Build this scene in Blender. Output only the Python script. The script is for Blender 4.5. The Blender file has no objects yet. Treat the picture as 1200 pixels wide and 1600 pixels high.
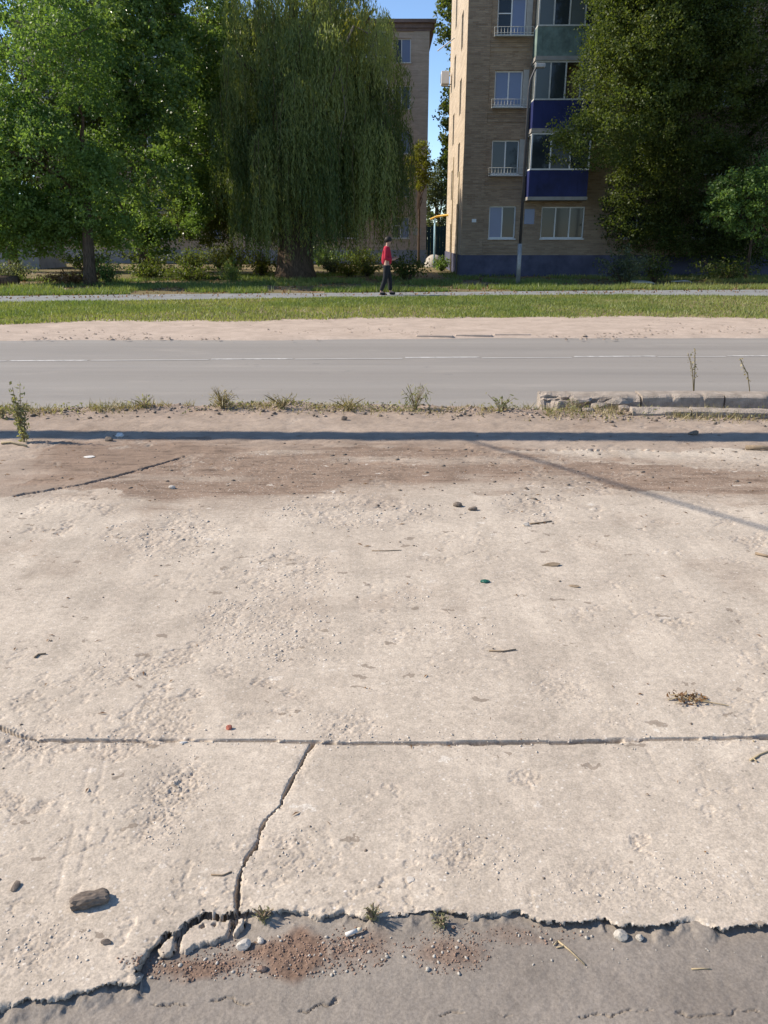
import bpy, math, random
import numpy as np
from mathutils import Vector
R = math.radians
random.seed(7); RNG = np.random.default_rng(7)
scene = bpy.context.scene
COL = scene.collection

# ---------------------------------------------------------------- camera, sky, sun, exposure
PITCH = R(19.5); CAMH = 1.7; FPX = 1209.0
cam = bpy.data.cameras.new('camera'); camo = bpy.data.objects.new('camera', cam); COL.objects.link(camo)
cam.sensor_fit = 'VERTICAL'; cam.sensor_height = 36.0; cam.lens = FPX / 1600 * 36
cam.clip_start = 0.05; cam.clip_end = 4000
camo.location = (0, 0, CAMH); camo.rotation_euler = (R(90) - PITCH, 0, 0)
scene.camera = camo
SUN_EL = R(37); SAZ = (-0.989, 0.148)            # direction towards the sun on the ground plane
world = bpy.data.worlds.new('World'); scene.world = world; world.use_nodes = True
wn = world.node_tree.nodes; wl = world.node_tree.links
bg = wn['Background']; bg.inputs['Strength'].default_value = 0.12
sky = wn.new('ShaderNodeTexSky'); sky.sky_type = 'NISHITA'; sky.sun_disc = False
sky.sun_elevation = SUN_EL; sky.sun_rotation = math.atan2(SAZ[0], SAZ[1])
scene.cycles.diffuse_bounces = 6; sky.altitude = 2200; sky.air_density = 1.0; sky.dust_density = 0.05; sky.ozone_density = 3.0
wl.new(sky.outputs[0], bg.inputs['Color'])
sl = bpy.data.lights.new('sun', 'SUN'); slo = bpy.data.objects.new('sun', sl); COL.objects.link(slo)
sl.energy = 4.1; sl.angle = R(0.53); sl.color = (1.0, 0.90, 0.775)
sd = Vector((SAZ[0] * math.cos(SUN_EL), SAZ[1] * math.cos(SUN_EL), math.sin(SUN_EL)))
slo.rotation_euler = sd.to_track_quat('Z', 'Y').to_euler(); slo.location = (-20, 30, 40)
vs = scene.view_settings
vs.view_transform = 'Standard'; vs.look = 'None'; vs.gamma = 1.0; vs.use_curve_mapping = False; vs.exposure = 0.81

# ---------------------------------------------------------------- helpers
cP, sP = math.cos(PITCH), math.sin(PITCH)
def ray(px, py):
    u = (px - 600) / FPX; v = (py - 800) / FPX
    return u, cP - v * sP, -sP - v * cP
def G(px, py, z=0.0):                            # photo point -> the place on the ground it shows
    dx, dy, dz = ray(px, py); t = (z - CAMH) / dz
    return (t * dx, t * dy)
def at(px, py, Y):                               # photo point -> the place at distance Y
    dx, dy, dz = ray(px, py); t = Y / dy
    return (t * dx, Y, CAMH + t * dz)

def hashn(ix, iy, seed):
    n = (ix.astype(np.int64) * 374761393 + iy.astype(np.int64) * 668265263 + seed * 974711) & 0x7fffffff
    n = ((n ^ (n >> 13)) * 1274126177) & 0x7fffffff
    n = n ^ (n >> 16)
    return (n & 0xffff) / 65535.0
def vn(x, y, seed=0):
    x = np.asarray(x, float); y = np.asarray(y, float)
    ix = np.floor(x); iy = np.floor(y); fx = x - ix; fy = y - iy
    fx = fx * fx * (3 - 2 * fx); fy = fy * fy * (3 - 2 * fy)
    a = hashn(ix, iy, seed); b = hashn(ix + 1, iy, seed); c = hashn(ix, iy + 1, seed); d = hashn(ix + 1, iy + 1, seed)
    return (a + (b - a) * fx) * (1 - fy) + (c + (d - c) * fx) * fy
def fbm(x, y, f, o=4, seed=0):
    s = 0; a = 0.5; t = 0
    for k in range(o):
        s = s + a * vn(x * f, y * f, seed + k * 17); t += a; a *= 0.5; f *= 2.03
    return s / t
def sst(a, b, x):
    t = np.clip((x - a) / (b - a), 0, 1); return t * t * (3 - 2 * t)

def link(o, parent=None):
    COL.objects.link(o)
    if parent is not None: o.parent = parent
    return o
def tag(o, label=None, cat=None, group=None, kind=None):
    if label: o['label'] = label
    if cat: o['category'] = cat
    if group: o['group'] = group
    if kind: o['kind'] = kind
    return o
def empty(name, loc=(0, 0, 0), rz=0.0, parent=None):
    o = bpy.data.objects.new(name, None); o.empty_display_size = 0.2
    o.location = loc; o.rotation_euler = (0, 0, rz); return link(o, parent)
def npmesh(name, V, F, mat, parent=None, smooth=False, tint=None):
    """V (n,3), F (m,k) all faces with the same k"""
    V = np.asarray(V, np.float32); F = np.asarray(F, np.int32); k = F.shape[1]
    me = bpy.data.meshes.new(name)
    me.vertices.add(len(V)); me.vertices.foreach_set('co', V.ravel())
    me.loops.add(F.size); me.loops.foreach_set('vertex_index', F.ravel())
    me.polygons.add(len(F)); me.polygons.foreach_set('loop_start', np.arange(0, F.size, k, dtype=np.int32))
    me.polygons.foreach_set('loop_total', np.full(len(F), k, np.int32))
    if smooth: me.polygons.foreach_set('use_smooth', np.ones(len(F), bool))
    me.update(calc_edges=True)
    if tint is not None:
        a = me.attributes.new('tint', 'FLOAT', 'POINT'); a.data.foreach_set('value', np.asarray(tint, np.float32))
    me.materials.append(mat)
    return link(bpy.data.objects.new(name, me), parent)

class MB:
    def __init__(s): s.v = []; s.f = []
    def add(s, vs_, fs_):
        n = len(s.v); s.v += [tuple(p) for p in vs_]; s.f += [tuple(i + n for i in f) for f in fs_]; return s
    def box(s, x0, x1, y0, y1, z0, z1):
        return s.add([(x0, y0, z0), (x1, y0, z0), (x1, y1, z0), (x0, y1, z0), (x0, y0, z1), (x1, y0, z1), (x1, y1, z1), (x0, y1, z1)],
                     [(0, 3, 2, 1), (4, 5, 6, 7), (0, 1, 5, 4), (1, 2, 6, 5), (2, 3, 7, 6), (3, 0, 4, 7)])
    def tube(s, pts, rad, n=8, caps=True):
        P = [Vector(p) for p in pts]
        if not hasattr(rad, '__len__'): rad = [rad] * len(P)
        vs_ = []; up = Vector((0.123, 0.35, 0.93))
        for i, p in enumerate(P):
            t = (P[min(i + 1, len(P) - 1)] - P[max(i - 1, 0)]).normalized()
            a = t.cross(up)
            if a.length < 0.05: a = t.cross(Vector((1, 0, 0)))
            a.normalize(); b = t.cross(a).normalized()
            for k in range(n):
                q = 2 * math.pi * k / n
                vs_.append(p + (a * math.cos(q) + b * math.sin(q)) * rad[i])
        fs_ = []
        for i in range(len(P) - 1):
            for k in range(n):
                k2 = (k + 1) % n
                fs_.append((i * n + k, i * n + k2, (i + 1) * n + k2, (i + 1) * n + k))
        if caps:
            fs_.append(tuple(range(n - 1, -1, -1))); fs_.append(tuple((len(P) - 1) * n + k for k in range(n)))
        return s.add(vs_, fs_)
    def ball(s, c, r, seg=10, ring=7, zcut=None):
        vs_ = []; fs_ = []
        rx, ry, rz = (r, r, r) if not hasattr(r, '__len__') else r
        for i in range(ring + 1):
            th = math.pi * i / ring
            for k in range(seg):
                ph = 2 * math.pi * k / seg
                vs_.append((c[0] + rx * math.sin(th) * math.cos(ph), c[1] + ry * math.sin(th) * math.sin(ph), c[2] + rz * math.cos(th)))
        for i in range(ring):
            for k in range(seg):
                k2 = (k + 1) % seg
                fs_.append((i * seg + k, (i + 1) * seg + k, (i + 1) * seg + k2, i * seg + k2))
        return s.add(vs_, fs_)
    def build(s, name, mat, parent=None, smooth=False, bevel=0.0):
        me = bpy.data.meshes.new(name); me.from_pydata(s.v, [], s.f); me.update()
        if smooth: me.polygons.foreach_set('use_smooth', [True] * len(me.polygons))
        me.materials.append(mat)
        o = link(bpy.data.objects.new(name, me), parent)
        if bevel:
            m = o.modifiers.new('bevel', 'BEVEL'); m.width = bevel; m.segments = 2
        return o

# ---------------------------------------------------------------- materials
def mat(name, rough=0.8, spec=0.3):
    m = bpy.data.materials.new(name); m.use_nodes = True
    nt = m.node_tree; b = nt.nodes['Principled BSDF']
    b.inputs['Roughness'].default_value = rough; b.inputs['Specular IOR Level'].default_value = spec
    return m, nt, b
def N(nt, typ, **kw):
    n = nt.nodes.new(typ)
    for k, v in kw.items():
        if k.startswith('i_'): n.inputs[int(k[2:])].default_value = v
        else: setattr(n, k, v)
    return n
def L(nt, a, b): nt.links.new(a, b)
def noise(nt, scale, detail=4, rough=0.6, vec=None, dist=0.0):
    n = nt.nodes.new('ShaderNodeTexNoise'); n.inputs['Scale'].default_value = scale
    n.inputs['Detail'].default_value = detail; n.inputs['Roughness'].default_value = rough; n.inputs['Distortion'].default_value = dist
    if vec is not None: L(nt, vec, n.inputs['Vector'])
    return n.outputs['Fac']
def ramp(nt, fac, stops):
    r = nt.nodes.new('ShaderNodeValToRGB'); e = r.color_ramp.elements
    while len(e) < len(stops): e.new(0.5)
    for k, (p, c) in enumerate(stops):
        e[k].position = p; e[k].color = (*c, 1) if hasattr(c, '__len__') else (c, c, c, 1)
    L(nt, fac, r.inputs[0]); return r.outputs[0]
def mix(nt, fac, a, b, typ='MIX'):
    m = nt.nodes.new('ShaderNodeMix'); m.data_type = 'RGBA'; m.blend_type = typ
    if isinstance(fac, (int, float)): m.inputs['Factor'].default_value = fac
    else: L(nt, fac, m.inputs['Factor'])
    for v, s in ((a, m.inputs[6]), (b, m.inputs[7])):
        if hasattr(v, '__len__'): s.default_value = (*v, 1)
        else: L(nt, v, s)
    return m.outputs[2]
def mth(nt, op, a, b=0.5):
    m = nt.nodes.new('ShaderNodeMath'); m.operation = op
    for v, s in ((a, m.inputs[0]), (b, m.inputs[1])):
        if isinstance(v, (int, float)): s.default_value = v
        else: L(nt, v, s)
    return m.outputs[0]
def bump(nt, b, h, strength=0.4, dist=0.01):
    n = nt.nodes.new('ShaderNodeBump'); n.inputs['Strength'].default_value = strength; n.inputs['Distance'].default_value = dist
    L(nt, h, n.inputs['Height']); L(nt, n.outputs[0], b.inputs['Normal'])
def objco(nt): return nt.nodes.new('ShaderNodeTexCoord').outputs['Object']
def mapped(nt, sc, rot=(0, 0, 0)):
    m = nt.nodes.new('ShaderNodeMapping'); m.inputs['Scale'].default_value = sc; m.inputs['Rotation'].default_value = rot
    L(nt, objco(nt), m.inputs['Vector']); return m.outputs[0]
def simple(name, c, rough=0.7, var=0.25, scale=6.0, metal=0.0, bs=0.15, bd=0.004):
    m, nt, b = mat(name, rough); o = objco(nt)
    f = noise(nt, scale, 5, 0.65, o)
    d = tuple(x * (1 - var) for x in c); u = tuple(min(1, x * (1 + var)) for x in c)
    L(nt, ramp(nt, f, [(0.3, d), (0.7, u)]), b.inputs['Base Color'])
    b.inputs['Metallic'].default_value = metal
    bump(nt, b, noise(nt, scale * 9, 3, 0.6, o), bs, bd)
    return m

def ground_mat(name, c0, c1, stain=(0.175, 0.125, 0.09), soil=(0.15, 0.092, 0.062), grit=(0.37, 0.31, 0.248), speck=True):
    m, nt, b = mat(name, 0.92, 0.15); o = objco(nt)
    big = noise(nt, 1.3, 6, 0.65, o, 0.3); mid = noise(nt, 9, 6, 0.7, o); fine = noise(nt, 140, 4, 0.7, o); fine2 = noise(nt, 420, 2, 0.6, o)
    c = ramp(nt, big, [(0.25, c0), (0.72, c1)])
    if speck:
        tr = noise(nt, 1.0, 4, 0.6, mapped(nt, (7, 0.55, 1), (0, 0, -.22)))
        c = mix(nt, 0.30, c, ramp(nt, tr, [(0.35, 0.36), (0.65, 0.62)]), 'OVERLAY')
    c = mix(nt, ramp(nt, mid, [(0.50, 0.0), (0.75, 0.42)]), c, tuple(x * 0.74 for x in c0))
    c = mix(nt, ramp(nt, noise(nt, 5, 8, 0.75, o, 0.5), [(0.56, 0.0), (0.70, 0.40)]), c, tuple(min(1, x * 1.2) for x in c1))
    at_ = N(nt, 'ShaderNodeAttribute', attribute_name='mask'); sep = nt.nodes.new('ShaderNodeSeparateColor'); L(nt, at_.outputs['Color'], sep.inputs[0])
    st = mix(nt, noise(nt, 3.0, 6, 0.7, mapped(nt, (0.8, 2.6, 1))), stain, tuple(x * 1.75 for x in stain))
    c = mix(nt, mth(nt, 'MULTIPLY', sep.outputs[0], 0.95), c, st)
    so = mix(nt, noise(nt, 60, 4, 0.7, o), tuple(x * 0.6 for x in soil), tuple(x * 1.7 for x in soil))
    dk = ramp(nt, noise(nt, 5.5, 7, 0.75, mapped(nt, (0.6, 2.6, 1), (0, 0, .12))), [(0.50, 0.0), (0.64, 1.0)])
    c = mix(nt, mth(nt, 'MULTIPLY', mth(nt, 'MULTIPLY', dk, sep.outputs[0]), 0.75), c, tuple(x * 0.62 for x in stain))
    c = mix(nt, sep.outputs[1], c, so)
    c = mix(nt, mth(nt, 'MULTIPLY', sep.outputs[2], 0.8), c, mix(nt, fine, tuple(x * 0.7 for x in grit), tuple(x * 1.35 for x in grit)))
    if speck:
        vo = N(nt, 'ShaderNodeTexVoronoi'); vo.inputs['Scale'].default_value = 75; L(nt, o, vo.inputs['Vector'])
        pick = N(nt, 'ShaderNodeSeparateColor'); L(nt, vo.outputs['Color'], pick.inputs[0])
        sp = mth(nt, 'MULTIPLY', mth(nt, 'LESS_THAN', vo.outputs['Distance'], 0.34), mth(nt, 'GREATER_THAN', pick.outputs[0], 0.80))
        c = mix(nt, mth(nt, 'MULTIPLY', sp, 0.62), c, mix(nt, pick.outputs[1], (0.22, 0.185, 0.15), (0.70, 0.64, 0.56)))
        vo2 = N(nt, 'ShaderNodeTexVoronoi'); vo2.inputs['Scale'].default_value = 26; L(nt, mapped(nt, (1, 1.4, 1), (0, 0, .5)), vo2.inputs['Vector'])
        pk2 = N(nt, 'ShaderNodeSeparateColor'); L(nt, vo2.outputs['Color'], pk2.inputs[0])
        sp2 = mth(nt, 'MULTIPLY', mth(nt, 'LESS_THAN', mth(nt, 'ADD', vo2.outputs['Distance'], mth(nt, 'MULTIPLY', mid, 0.35)), 0.36), mth(nt, 'GREATER_THAN', pk2.outputs[0], 0.72))
        c = mix(nt, mth(nt, 'MULTIPLY', sp2, 0.38), c, mix(nt, pk2.outputs[1], (0.20, 0.165, 0.13), (0.62, 0.56, 0.48)))
        vo3 = N(nt, 'ShaderNodeTexVoronoi'); vo3.inputs['Scale'].default_value = 8.5; vo3.inputs['Randomness'].default_value = 1.0
        wv = nt.nodes.new('ShaderNodeVectorMath'); wv.operation = 'ADD'; wn_ = nt.nodes.new('ShaderNodeTexNoise'); wn_.inputs['Scale'].default_value = 22; wn_.inputs['Detail'].default_value = 4; L(nt, o, wn_.inputs['Vector'])
        ws = nt.nodes.new('ShaderNodeVectorMath'); ws.operation = 'SCALE'; ws.inputs['Scale'].default_value = 0.11; L(nt, wn_.outputs['Color'], ws.inputs[0]); L(nt, mapped(nt, (0.7, 1.3, 1), (0, 0, .2)), wv.inputs[0]); L(nt, ws.outputs[0], wv.inputs[1]); L(nt, wv.outputs[0], vo3.inputs['Vector'])
        pk3 = N(nt, 'ShaderNodeSeparateColor'); L(nt, vo3.outputs['Color'], pk3.inputs[0])
        sp3 = mth(nt, 'MULTIPLY', mth(nt, 'LESS_THAN', vo3.outputs['Distance'], mth(nt, 'MULTIPLY', pk3.outputs[2], 0.34)), mth(nt, 'GREATER_THAN', pk3.outputs[0], 0.58))
        c = mix(nt, mth(nt, 'MULTIPLY', sp3, mth(nt, 'MULTIPLY', fine, 1.15)), c, mix(nt, mth(nt, 'GREATER_THAN', pk3.outputs[1], 0.7), (0.15, 0.115, 0.085), (0.60, 0.54, 0.46)))
        c = mix(nt, 0.35, c, ramp(nt, noise(nt, 34, 5, 0.75, o), [(0.32, 0.25), (0.68, 0.75)]), 'OVERLAY')
    c = mix(nt, 0.58, c, ramp(nt, fine, [(0.28, 0.28), (0.72, 0.74)]), 'OVERLAY')
    c = mix(nt, 0.45, c, ramp(nt, noise(nt, 2.6, 8, 0.72, o, 0.6), [(0.34, 0.34), (0.66, 0.63)]), 'OVERLAY')
    L(nt, c, b.inputs['Base Color'])
    bump(nt, b, mth(nt, 'ADD', fine, mth(nt, 'MULTIPLY', fine2, 0.5)), 0.42, 0.003)
    return m
M = {}
M['concrete'] = ground_mat('concrete', (0.428, 0.362, 0.288), (0.488, 0.418, 0.334))
M['nearsoil'] = ground_mat('dusty_asphalt', (0.215, 0.185, 0.155), (0.275, 0.24, 0.20), speck=False)
M['dirt'] = ground_mat('dirt', (0.31, 0.245, 0.188), (0.39, 0.315, 0.248), speck=False)
M['fardirt'] = ground_mat('far_dirt', (0.40, 0.318, 0.25), (0.465, 0.375, 0.30), speck=False)

def road_mat():
    m, nt, b = mat('road_asphalt', 0.85, 0.25); o = objco(nt)
    lanes = noise(nt, 1.0, 5, 0.6, mapped(nt, (0.035, 1.1, 1)))
    c = ramp(nt, lanes, [(0.3, (0.228, 0.208, 0.183)), (0.7, (0.296, 0.272, 0.240))])
    c = mix(nt, ramp(nt, noise(nt, 0.9, 6, 0.7, mapped(nt, (0.35, 1.2, 1))), [(0.52, 0), (0.75, 0.35)]), c, (0.19, 0.182, 0.17))
    c = mix(nt, ramp(nt, noise(nt, 1.6, 7, 0.75, mapped(nt, (0.25, 0.9, 1))), [(0.56, 0), (0.72, 0.45)]), c, (0.36, 0.325, 0.28))
    c = mix(nt, ramp(nt, noise(nt, 2.5, 7, 0.8, mapped(nt, (1, 1, 1))), [(0.62, 0), (0.68, 0.5)]), c, (0.15, 0.145, 0.14))
    c = mix(nt, 0.4, c, ramp(nt, noise(nt, 90, 3, 0.7, o), [(0.3, 0.32), (0.7, 0.68)]), 'OVERLAY')
    L(nt, c, b.inputs['Base Color']); bump(nt, b, noise(nt, 120, 3, 0.7, o), 0.4, 0.004)
    return m
M['road'] = road_mat()
def paint_mat():
    m, nt, b = mat('worn_road_paint', 0.8); o = objco(nt)
    f = noise(nt, 7, 6, 0.75, o)
    L(nt, ramp(nt, f, [(0.38, (0.30, 0.285, 0.26)), (0.60, (0.62, 0.60, 0.56))]), b.inputs['Base Color']); return m
M['paint'] = paint_mat()
M['path'] = simple('path_asphalt', (0.23, 0.235, 0.23), 0.9, 0.22, 1.5)
def turf_mat():
    m, nt, b = mat('turf_ground', 0.95, 0.1); o = objco(nt)
    c = ramp(nt, noise(nt, 0.35, 6, 0.7, o), [(0.35, (0.12, 0.13, 0.05)), (0.50, (0.20, 0.16, 0.085)), (0.64, (0.31, 0.235, 0.15))])
    c = mix(nt, 0.6, c, ramp(nt, noise(nt, 14, 5, 0.75, o), [(0.3, 0.25), (0.7, 0.7)]), 'OVERLAY')
    L(nt, c, b.inputs['Base Color']); bump(nt, b, noise(nt, 20, 4, 0.7, o), 0.8, 0.04); return m
M['turf'] = turf_mat()
M['land'] = simple('open_land', (0.16, 0.15, 0.08), 0.95, 0.4, 0.2)

def leaf_mat(name, dark, light, trans=0.55, rough=0.48):
    m = bpy.data.materials.new(name); m.use_nodes = True; nt = m.node_tree; nt.nodes.clear()
    out = nt.nodes.new('ShaderNodeOutputMaterial')
    a = N(nt, 'ShaderNodeAttribute', attribute_name='tint')
    c = ramp(nt, a.outputs['Fac'], [(0.0, dark), (1.0, light)])
    c2 = mix(nt, 1.0, c, (1.25, 1.25, 0.55), 'MULTIPLY')
    p = nt.nodes.new('ShaderNodeBsdfPrincipled'); p.inputs['Roughness'].default_value = rough; p.inputs['Specular IOR Level'].default_value = 0.35
    L(nt, c, p.inputs['Base Color'])
    t = nt.nodes.new('ShaderNodeBsdfTranslucent'); L(nt, c2, t.inputs['Color'])
    mx = nt.nodes.new('ShaderNodeMixShader'); mx.inputs[0].default_value = trans
    L(nt, p.outputs[0], mx.inputs[1]); L(nt, t.outputs[0], mx.inputs[2]); L(nt, mx.outputs[0], out.inputs['Surface'])
    return m
M['leaf_elm'] = leaf_mat('elm_leaves', (0.045, 0.076, 0.018), (0.150, 0.180, 0.048))
M['leaf_maple'] = leaf_mat('maple_leaves', (0.075, 0.140, 0.036), (0.21, 0.31, 0.095))
M['leaf_poplar'] = leaf_mat('poplar_leaves', (0.065, 0.125, 0.032), (0.23, 0.32, 0.11), 0.5, 0.32)
M['leaf_willow'] = leaf_mat('willow_leaves', (0.065, 0.105, 0.030), (0.32, 0.36, 0.13), 0.5)
M['leaf_grey'] = leaf_mat('silver_leaves', (0.07, 0.09, 0.05), (0.17, 0.19, 0.12))
M['leaf_yellow'] = leaf_mat('yellowing_leaves', (0.11, 0.13, 0.02), (0.24, 0.23, 0.04))
M['leaf_dry'] = leaf_mat('dry_brown_leaves', (0.12, 0.06, 0.025), (0.26, 0.14, 0.06), 0.25)
M['grass'] = leaf_mat('grass_blades', (0.085, 0.165, 0.035), (0.26, 0.285, 0.10), 0.45)
M['straw'] = leaf_mat('dry_grass', (0.22, 0.17, 0.08), (0.42, 0.36, 0.20), 0.3)
M['weed'] = leaf_mat('weed_leaves', (0.16, 0.165, 0.08), (0.36, 0.34, 0.20), 0.45)
def bark_mat(name, c):
    m, nt, b = mat(name, 0.95, 0.1)
    f = noise(nt, 6, 6, 0.7, mapped(nt, (3.5, 3.5, 0.5)))
    L(nt, ramp(nt, f, [(0.35, tuple(x * 0.45 for x in c)), (0.65, tuple(x * 1.3 for x in c))]), b.inputs['Base Color'])
    bump(nt, b, f, 0.9, 0.05); return m
M['bark'] = bark_mat('bark', (0.12, 0.085, 0.06)); M['bark_pale'] = bark_mat('grey_bark', (0.22, 0.19, 0.15))
def brick_mat(name, c1, c2, mortar):
    m, nt, b = mat(name, 0.9, 0.15)
    o = objco(nt); sx = nt.nodes.new('ShaderNodeSeparateXYZ'); L(nt, o, sx.inputs[0])
    u = mth(nt, 'ADD', sx.outputs[0], sx.outputs[1]); cx = nt.nodes.new('ShaderNodeCombineXYZ')
    L(nt, u, cx.inputs[0]); L(nt, sx.outputs[2], cx.inputs[1])
    br = nt.nodes.new('ShaderNodeTexBrick'); L(nt, cx.outputs[0], br.inputs['Vector'])
    br.inputs['Scale'].default_value = 1.0; br.inputs['Brick Width'].default_value = 0.26; br.inputs['Row Height'].default_value = 0.078
    br.inputs['Mortar Size'].default_value = 0.008; br.inputs['Mortar Smooth'].default_value = 0.3; br.inputs['Bias'].default_value = -0.2
    br.inputs['Color1'].default_value = (*c1, 1); br.inputs['Color2'].default_value = (*c2, 1); br.inputs['Mortar'].default_value = (*mortar, 1)
    c = mix(nt, ramp(nt, noise(nt, 0.5, 6, 0.7, o), [(0.4, 0.0), (0.75, 0.55)]), br.outputs['Color'], tuple(x * 0.6 for x in c1))
    rows = noise(nt, 1.0, 3, 0.7, mapped(nt, (0.25, 0.25, 6.4)))
    c = mix(nt, 0.4, c, ramp(nt, rows, [(0.3, 0.30), (0.7, 0.66)]), 'OVERLAY')
    L(nt, c, b.inputs['Base Color']); bump(nt, b, mth(nt, 'SUBTRACT', 1.0, br.outputs['Fac']), 0.7, 0.012); return m
M['brick'] = brick_mat('silicate_brick', (0.40, 0.29, 0.195), (0.25, 0.17, 0.113), (0.34, 0.28, 0.21))
M['brick2'] = brick_mat('pinkish_brick', (0.60, 0.47, 0.36), (0.50, 0.38, 0.29), (0.48, 0.41, 0.34))
M['brick_pale'] = brick_mat('sunlit_pale_yellow_brick', (0.56, 0.46, 0.34), (0.50, 0.40, 0.29), (0.42, 0.36, 0.28))  # paler end-wall brick, part of its sunlit brightness put into the colour
M['plinth'] = simple('dark_blue_plinth', (0.085, 0.085, 0.125), 0.9, 0.35, 1.2)
M['plinth_grey'] = simple('grey_plinth', (0.30, 0.31, 0.33), 0.9, 0.2, 1.2)
M['white'] = simple('white_frame', (0.74, 0.74, 0.72), 0.5, 0.06, 4)
M['oldwhite'] = simple('weathered_white_wood', (0.50, 0.49, 0.45), 0.7, 0.2, 7)
M['blue'] = simple('blue_sheet', (0.013, 0.020, 0.092), 0.6, 0.4, 1.2)
M['green'] = simple('faded_green_board', (0.14, 0.19, 0.165), 0.8, 0.45, 1.6)
M['plaster'] = simple('pale_plaster', (0.42, 0.40, 0.36), 0.9, 0.18, 2)
M['slab'] = simple('balcony_concrete', (0.30, 0.28, 0.25), 0.9, 0.2, 3)
M['roofing'] = simple('roof_edge', (0.20, 0.14, 0.12), 0.8, 0.2, 3)
M['curtain'] = simple('pale_curtain', (0.38, 0.42, 0.56), 0.9, 0.15, 2)
M['dark'] = simple('dark_room', (0.028, 0.03, 0.032), 0.9, 0.4, 2)
M['metal'] = simple('grey_metal', (0.28, 0.28, 0.27), 0.5, 0.2, 8, 0.3)
M['yellowgrey'] = simple('dusty_pipe', (.36, .30, .20), .8, .2, 6)
M['darkmetal'] = simple('dark_metal', (0.05, 0.05, 0.055), 0.5, 0.2, 8, 0.2)
M['yellow'] = simple('yellow_gas_paint', (0.62, 0.36, 0.04), 0.5, 0.12, 6)
M['skyblue'] = simple('light_blue_paint', (0.30, 0.50, 0.62), 0.5, 0.12, 6)
M['fence'] = simple('dark_teal_fence', (0.03, 0.07, 0.075), 0.7, 0.2, 3)
M['kerb'] = simple('kerb_concrete', (0.40, 0.335, 0.27), 0.95, 0.32, 9, 0, 0.9, 0.03)
M['dirtclod'] = simple('dirt_clods', (0.32, 0.255, 0.20), 0.95, 0.3, 30)
M['pebble'] = simple('pebbles', (0.50, 0.44, 0.37), 0.9, 0.3, 60)
M['redgravel'] = simple('red_gravel', (0.25, 0.165, 0.12), 0.9, 0.55, 40)
M['darkstone'] = simple('dark_stone', (0.17, 0.135, 0.105), 0.9, 0.3, 60)
M['stone'] = simple('pale_stone', (0.44, 0.40, 0.34), 0.95, 0.22, 50, 0, 0.5, 0.004)
M['wood'] = simple('dead_wood', (0.24, 0.18, 0.12), 0.9, 0.3, 40)
strawm_c = (.36, .29, .18)
M['palestone'] = simple('pale_stone_bits', (0.50, 0.45, 0.385), 0.9, 0.2, 40)
M['paper'] = simple('white_paper', (0.62, 0.59, 0.54), 0.8, 0.08, 20)
M['greenglass'] = simple('green_scrap', (0.02, 0.10, 0.07), 0.4, 0.35, 60)
M['red'] = simple('red_cloth', (0.40, 0.02, 0.045), 0.85, 0.15, 10)
M['black'] = simple('black_cloth', (0.018, 0.019, 0.022), 0.9, 0.2, 10)
M['skin'] = simple('skin', (0.42, 0.26, 0.19), 0.6, 0.06, 10)
M['hair'] = simple('dark_hair', (0.022, 0.018, 0.015), 0.6, 0.3, 30)
M['brickred'] = simple('brick_chip', (0.36, 0.12, 0.08), 0.9, 0.2, 40)
def glass_mat(name, c, rough=0.06):
    m, nt, b = mat(name, rough, 0.5)
    b.inputs['Specular IOR Level'].default_value = 0.3; b.inputs['Base Color'].default_value = (*c, 1); b.inputs['IOR'].default_value = 1.5
    b.inputs['Coat Weight'].default_value = 0.15; b.inputs['Coat Roughness'].default_value = 0.03
    return m
M['glass'] = glass_mat('window_glass_dark', (0.025, 0.032, 0.038)); M['glass_blue'] = glass_mat('window_glass_curtained', (0.17, 0.21, 0.33), 0.2)
M['glass_grey'] = glass_mat('window_glass_netted', (0.10, 0.115, 0.115), 0.25)

# ---------------------------------------------------------------- foreground: concrete apron, broken edge, dirt verge as one relief
def GP(l): return np.array([G(*p) for p in l])
JOINT = GP([(-700, 1118), (-150, 1122), (0, 1137), (25, 1147), (60, 1157), (160, 1157), (270, 1156), (390, 1157), (490, 1160), (600, 1162), (720, 1161), (850, 1160), (950, 1158), (1000, 1156), (1100, 1154), (1200, 1153), (1900, 1150)])
CRACK = GP([(490, 1160), (478, 1180), (462, 1210), (445, 1240), (440, 1256), (420, 1275), (408, 1295), (400, 1320), (385, 1340), (375, 1365), (372, 1390), (370, 1420), (364, 1438), (357, 1460)])
EDGE = [(-800, 1640), (-100, 1592), (0, 1573), (20, 1573), (45, 1559), (90, 1560), (112, 1551), (140, 1546), (160, 1539), (185, 1537), (210, 1540), (216, 1526), (213, 1510), (226, 1492), (240, 1476)]
EDGE2 = [(385, 1425), (420, 1424), (460, 1422), (482, 1423), (500, 1430), (540, 1424), (570, 1431), (610, 1433), (650, 1425), (700, 1422), (740, 1429), (790, 1427), (812, 1424), (835, 1436), (880, 1442), (930, 1439), (947, 1438), (960, 1446), (1000, 1448), (1040, 1446), (1062, 1440), (1085, 1438), (1100, 1446), (1140, 1451), (1172, 1446), (1200, 1444), (1300, 1440), (1900, 1430)]
INNER = [(240, 1476), (262, 1456), (278, 1452), (290, 1440), (320, 1424), (345, 1428), (370, 1421), (385, 1425)]
FRAGS = [GP([(242, 1478), (262, 1458), (276, 1455), (277, 1470), (268, 1484), (250, 1490)]),
         GP([(281, 1456), (292, 1442), (320, 1426), (346, 1430), (367, 1424), (363, 1440), (356, 1457), (330, 1466), (303, 1475), (290, 1486), (279, 1480)]),
         GP([(372, 1424), (384, 1427), (384, 1438), (372, 1452), (360, 1460), (366, 1440)])]
FRONT = GP(EDGE + INNER[1:-1] + EDGE2)
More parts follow.
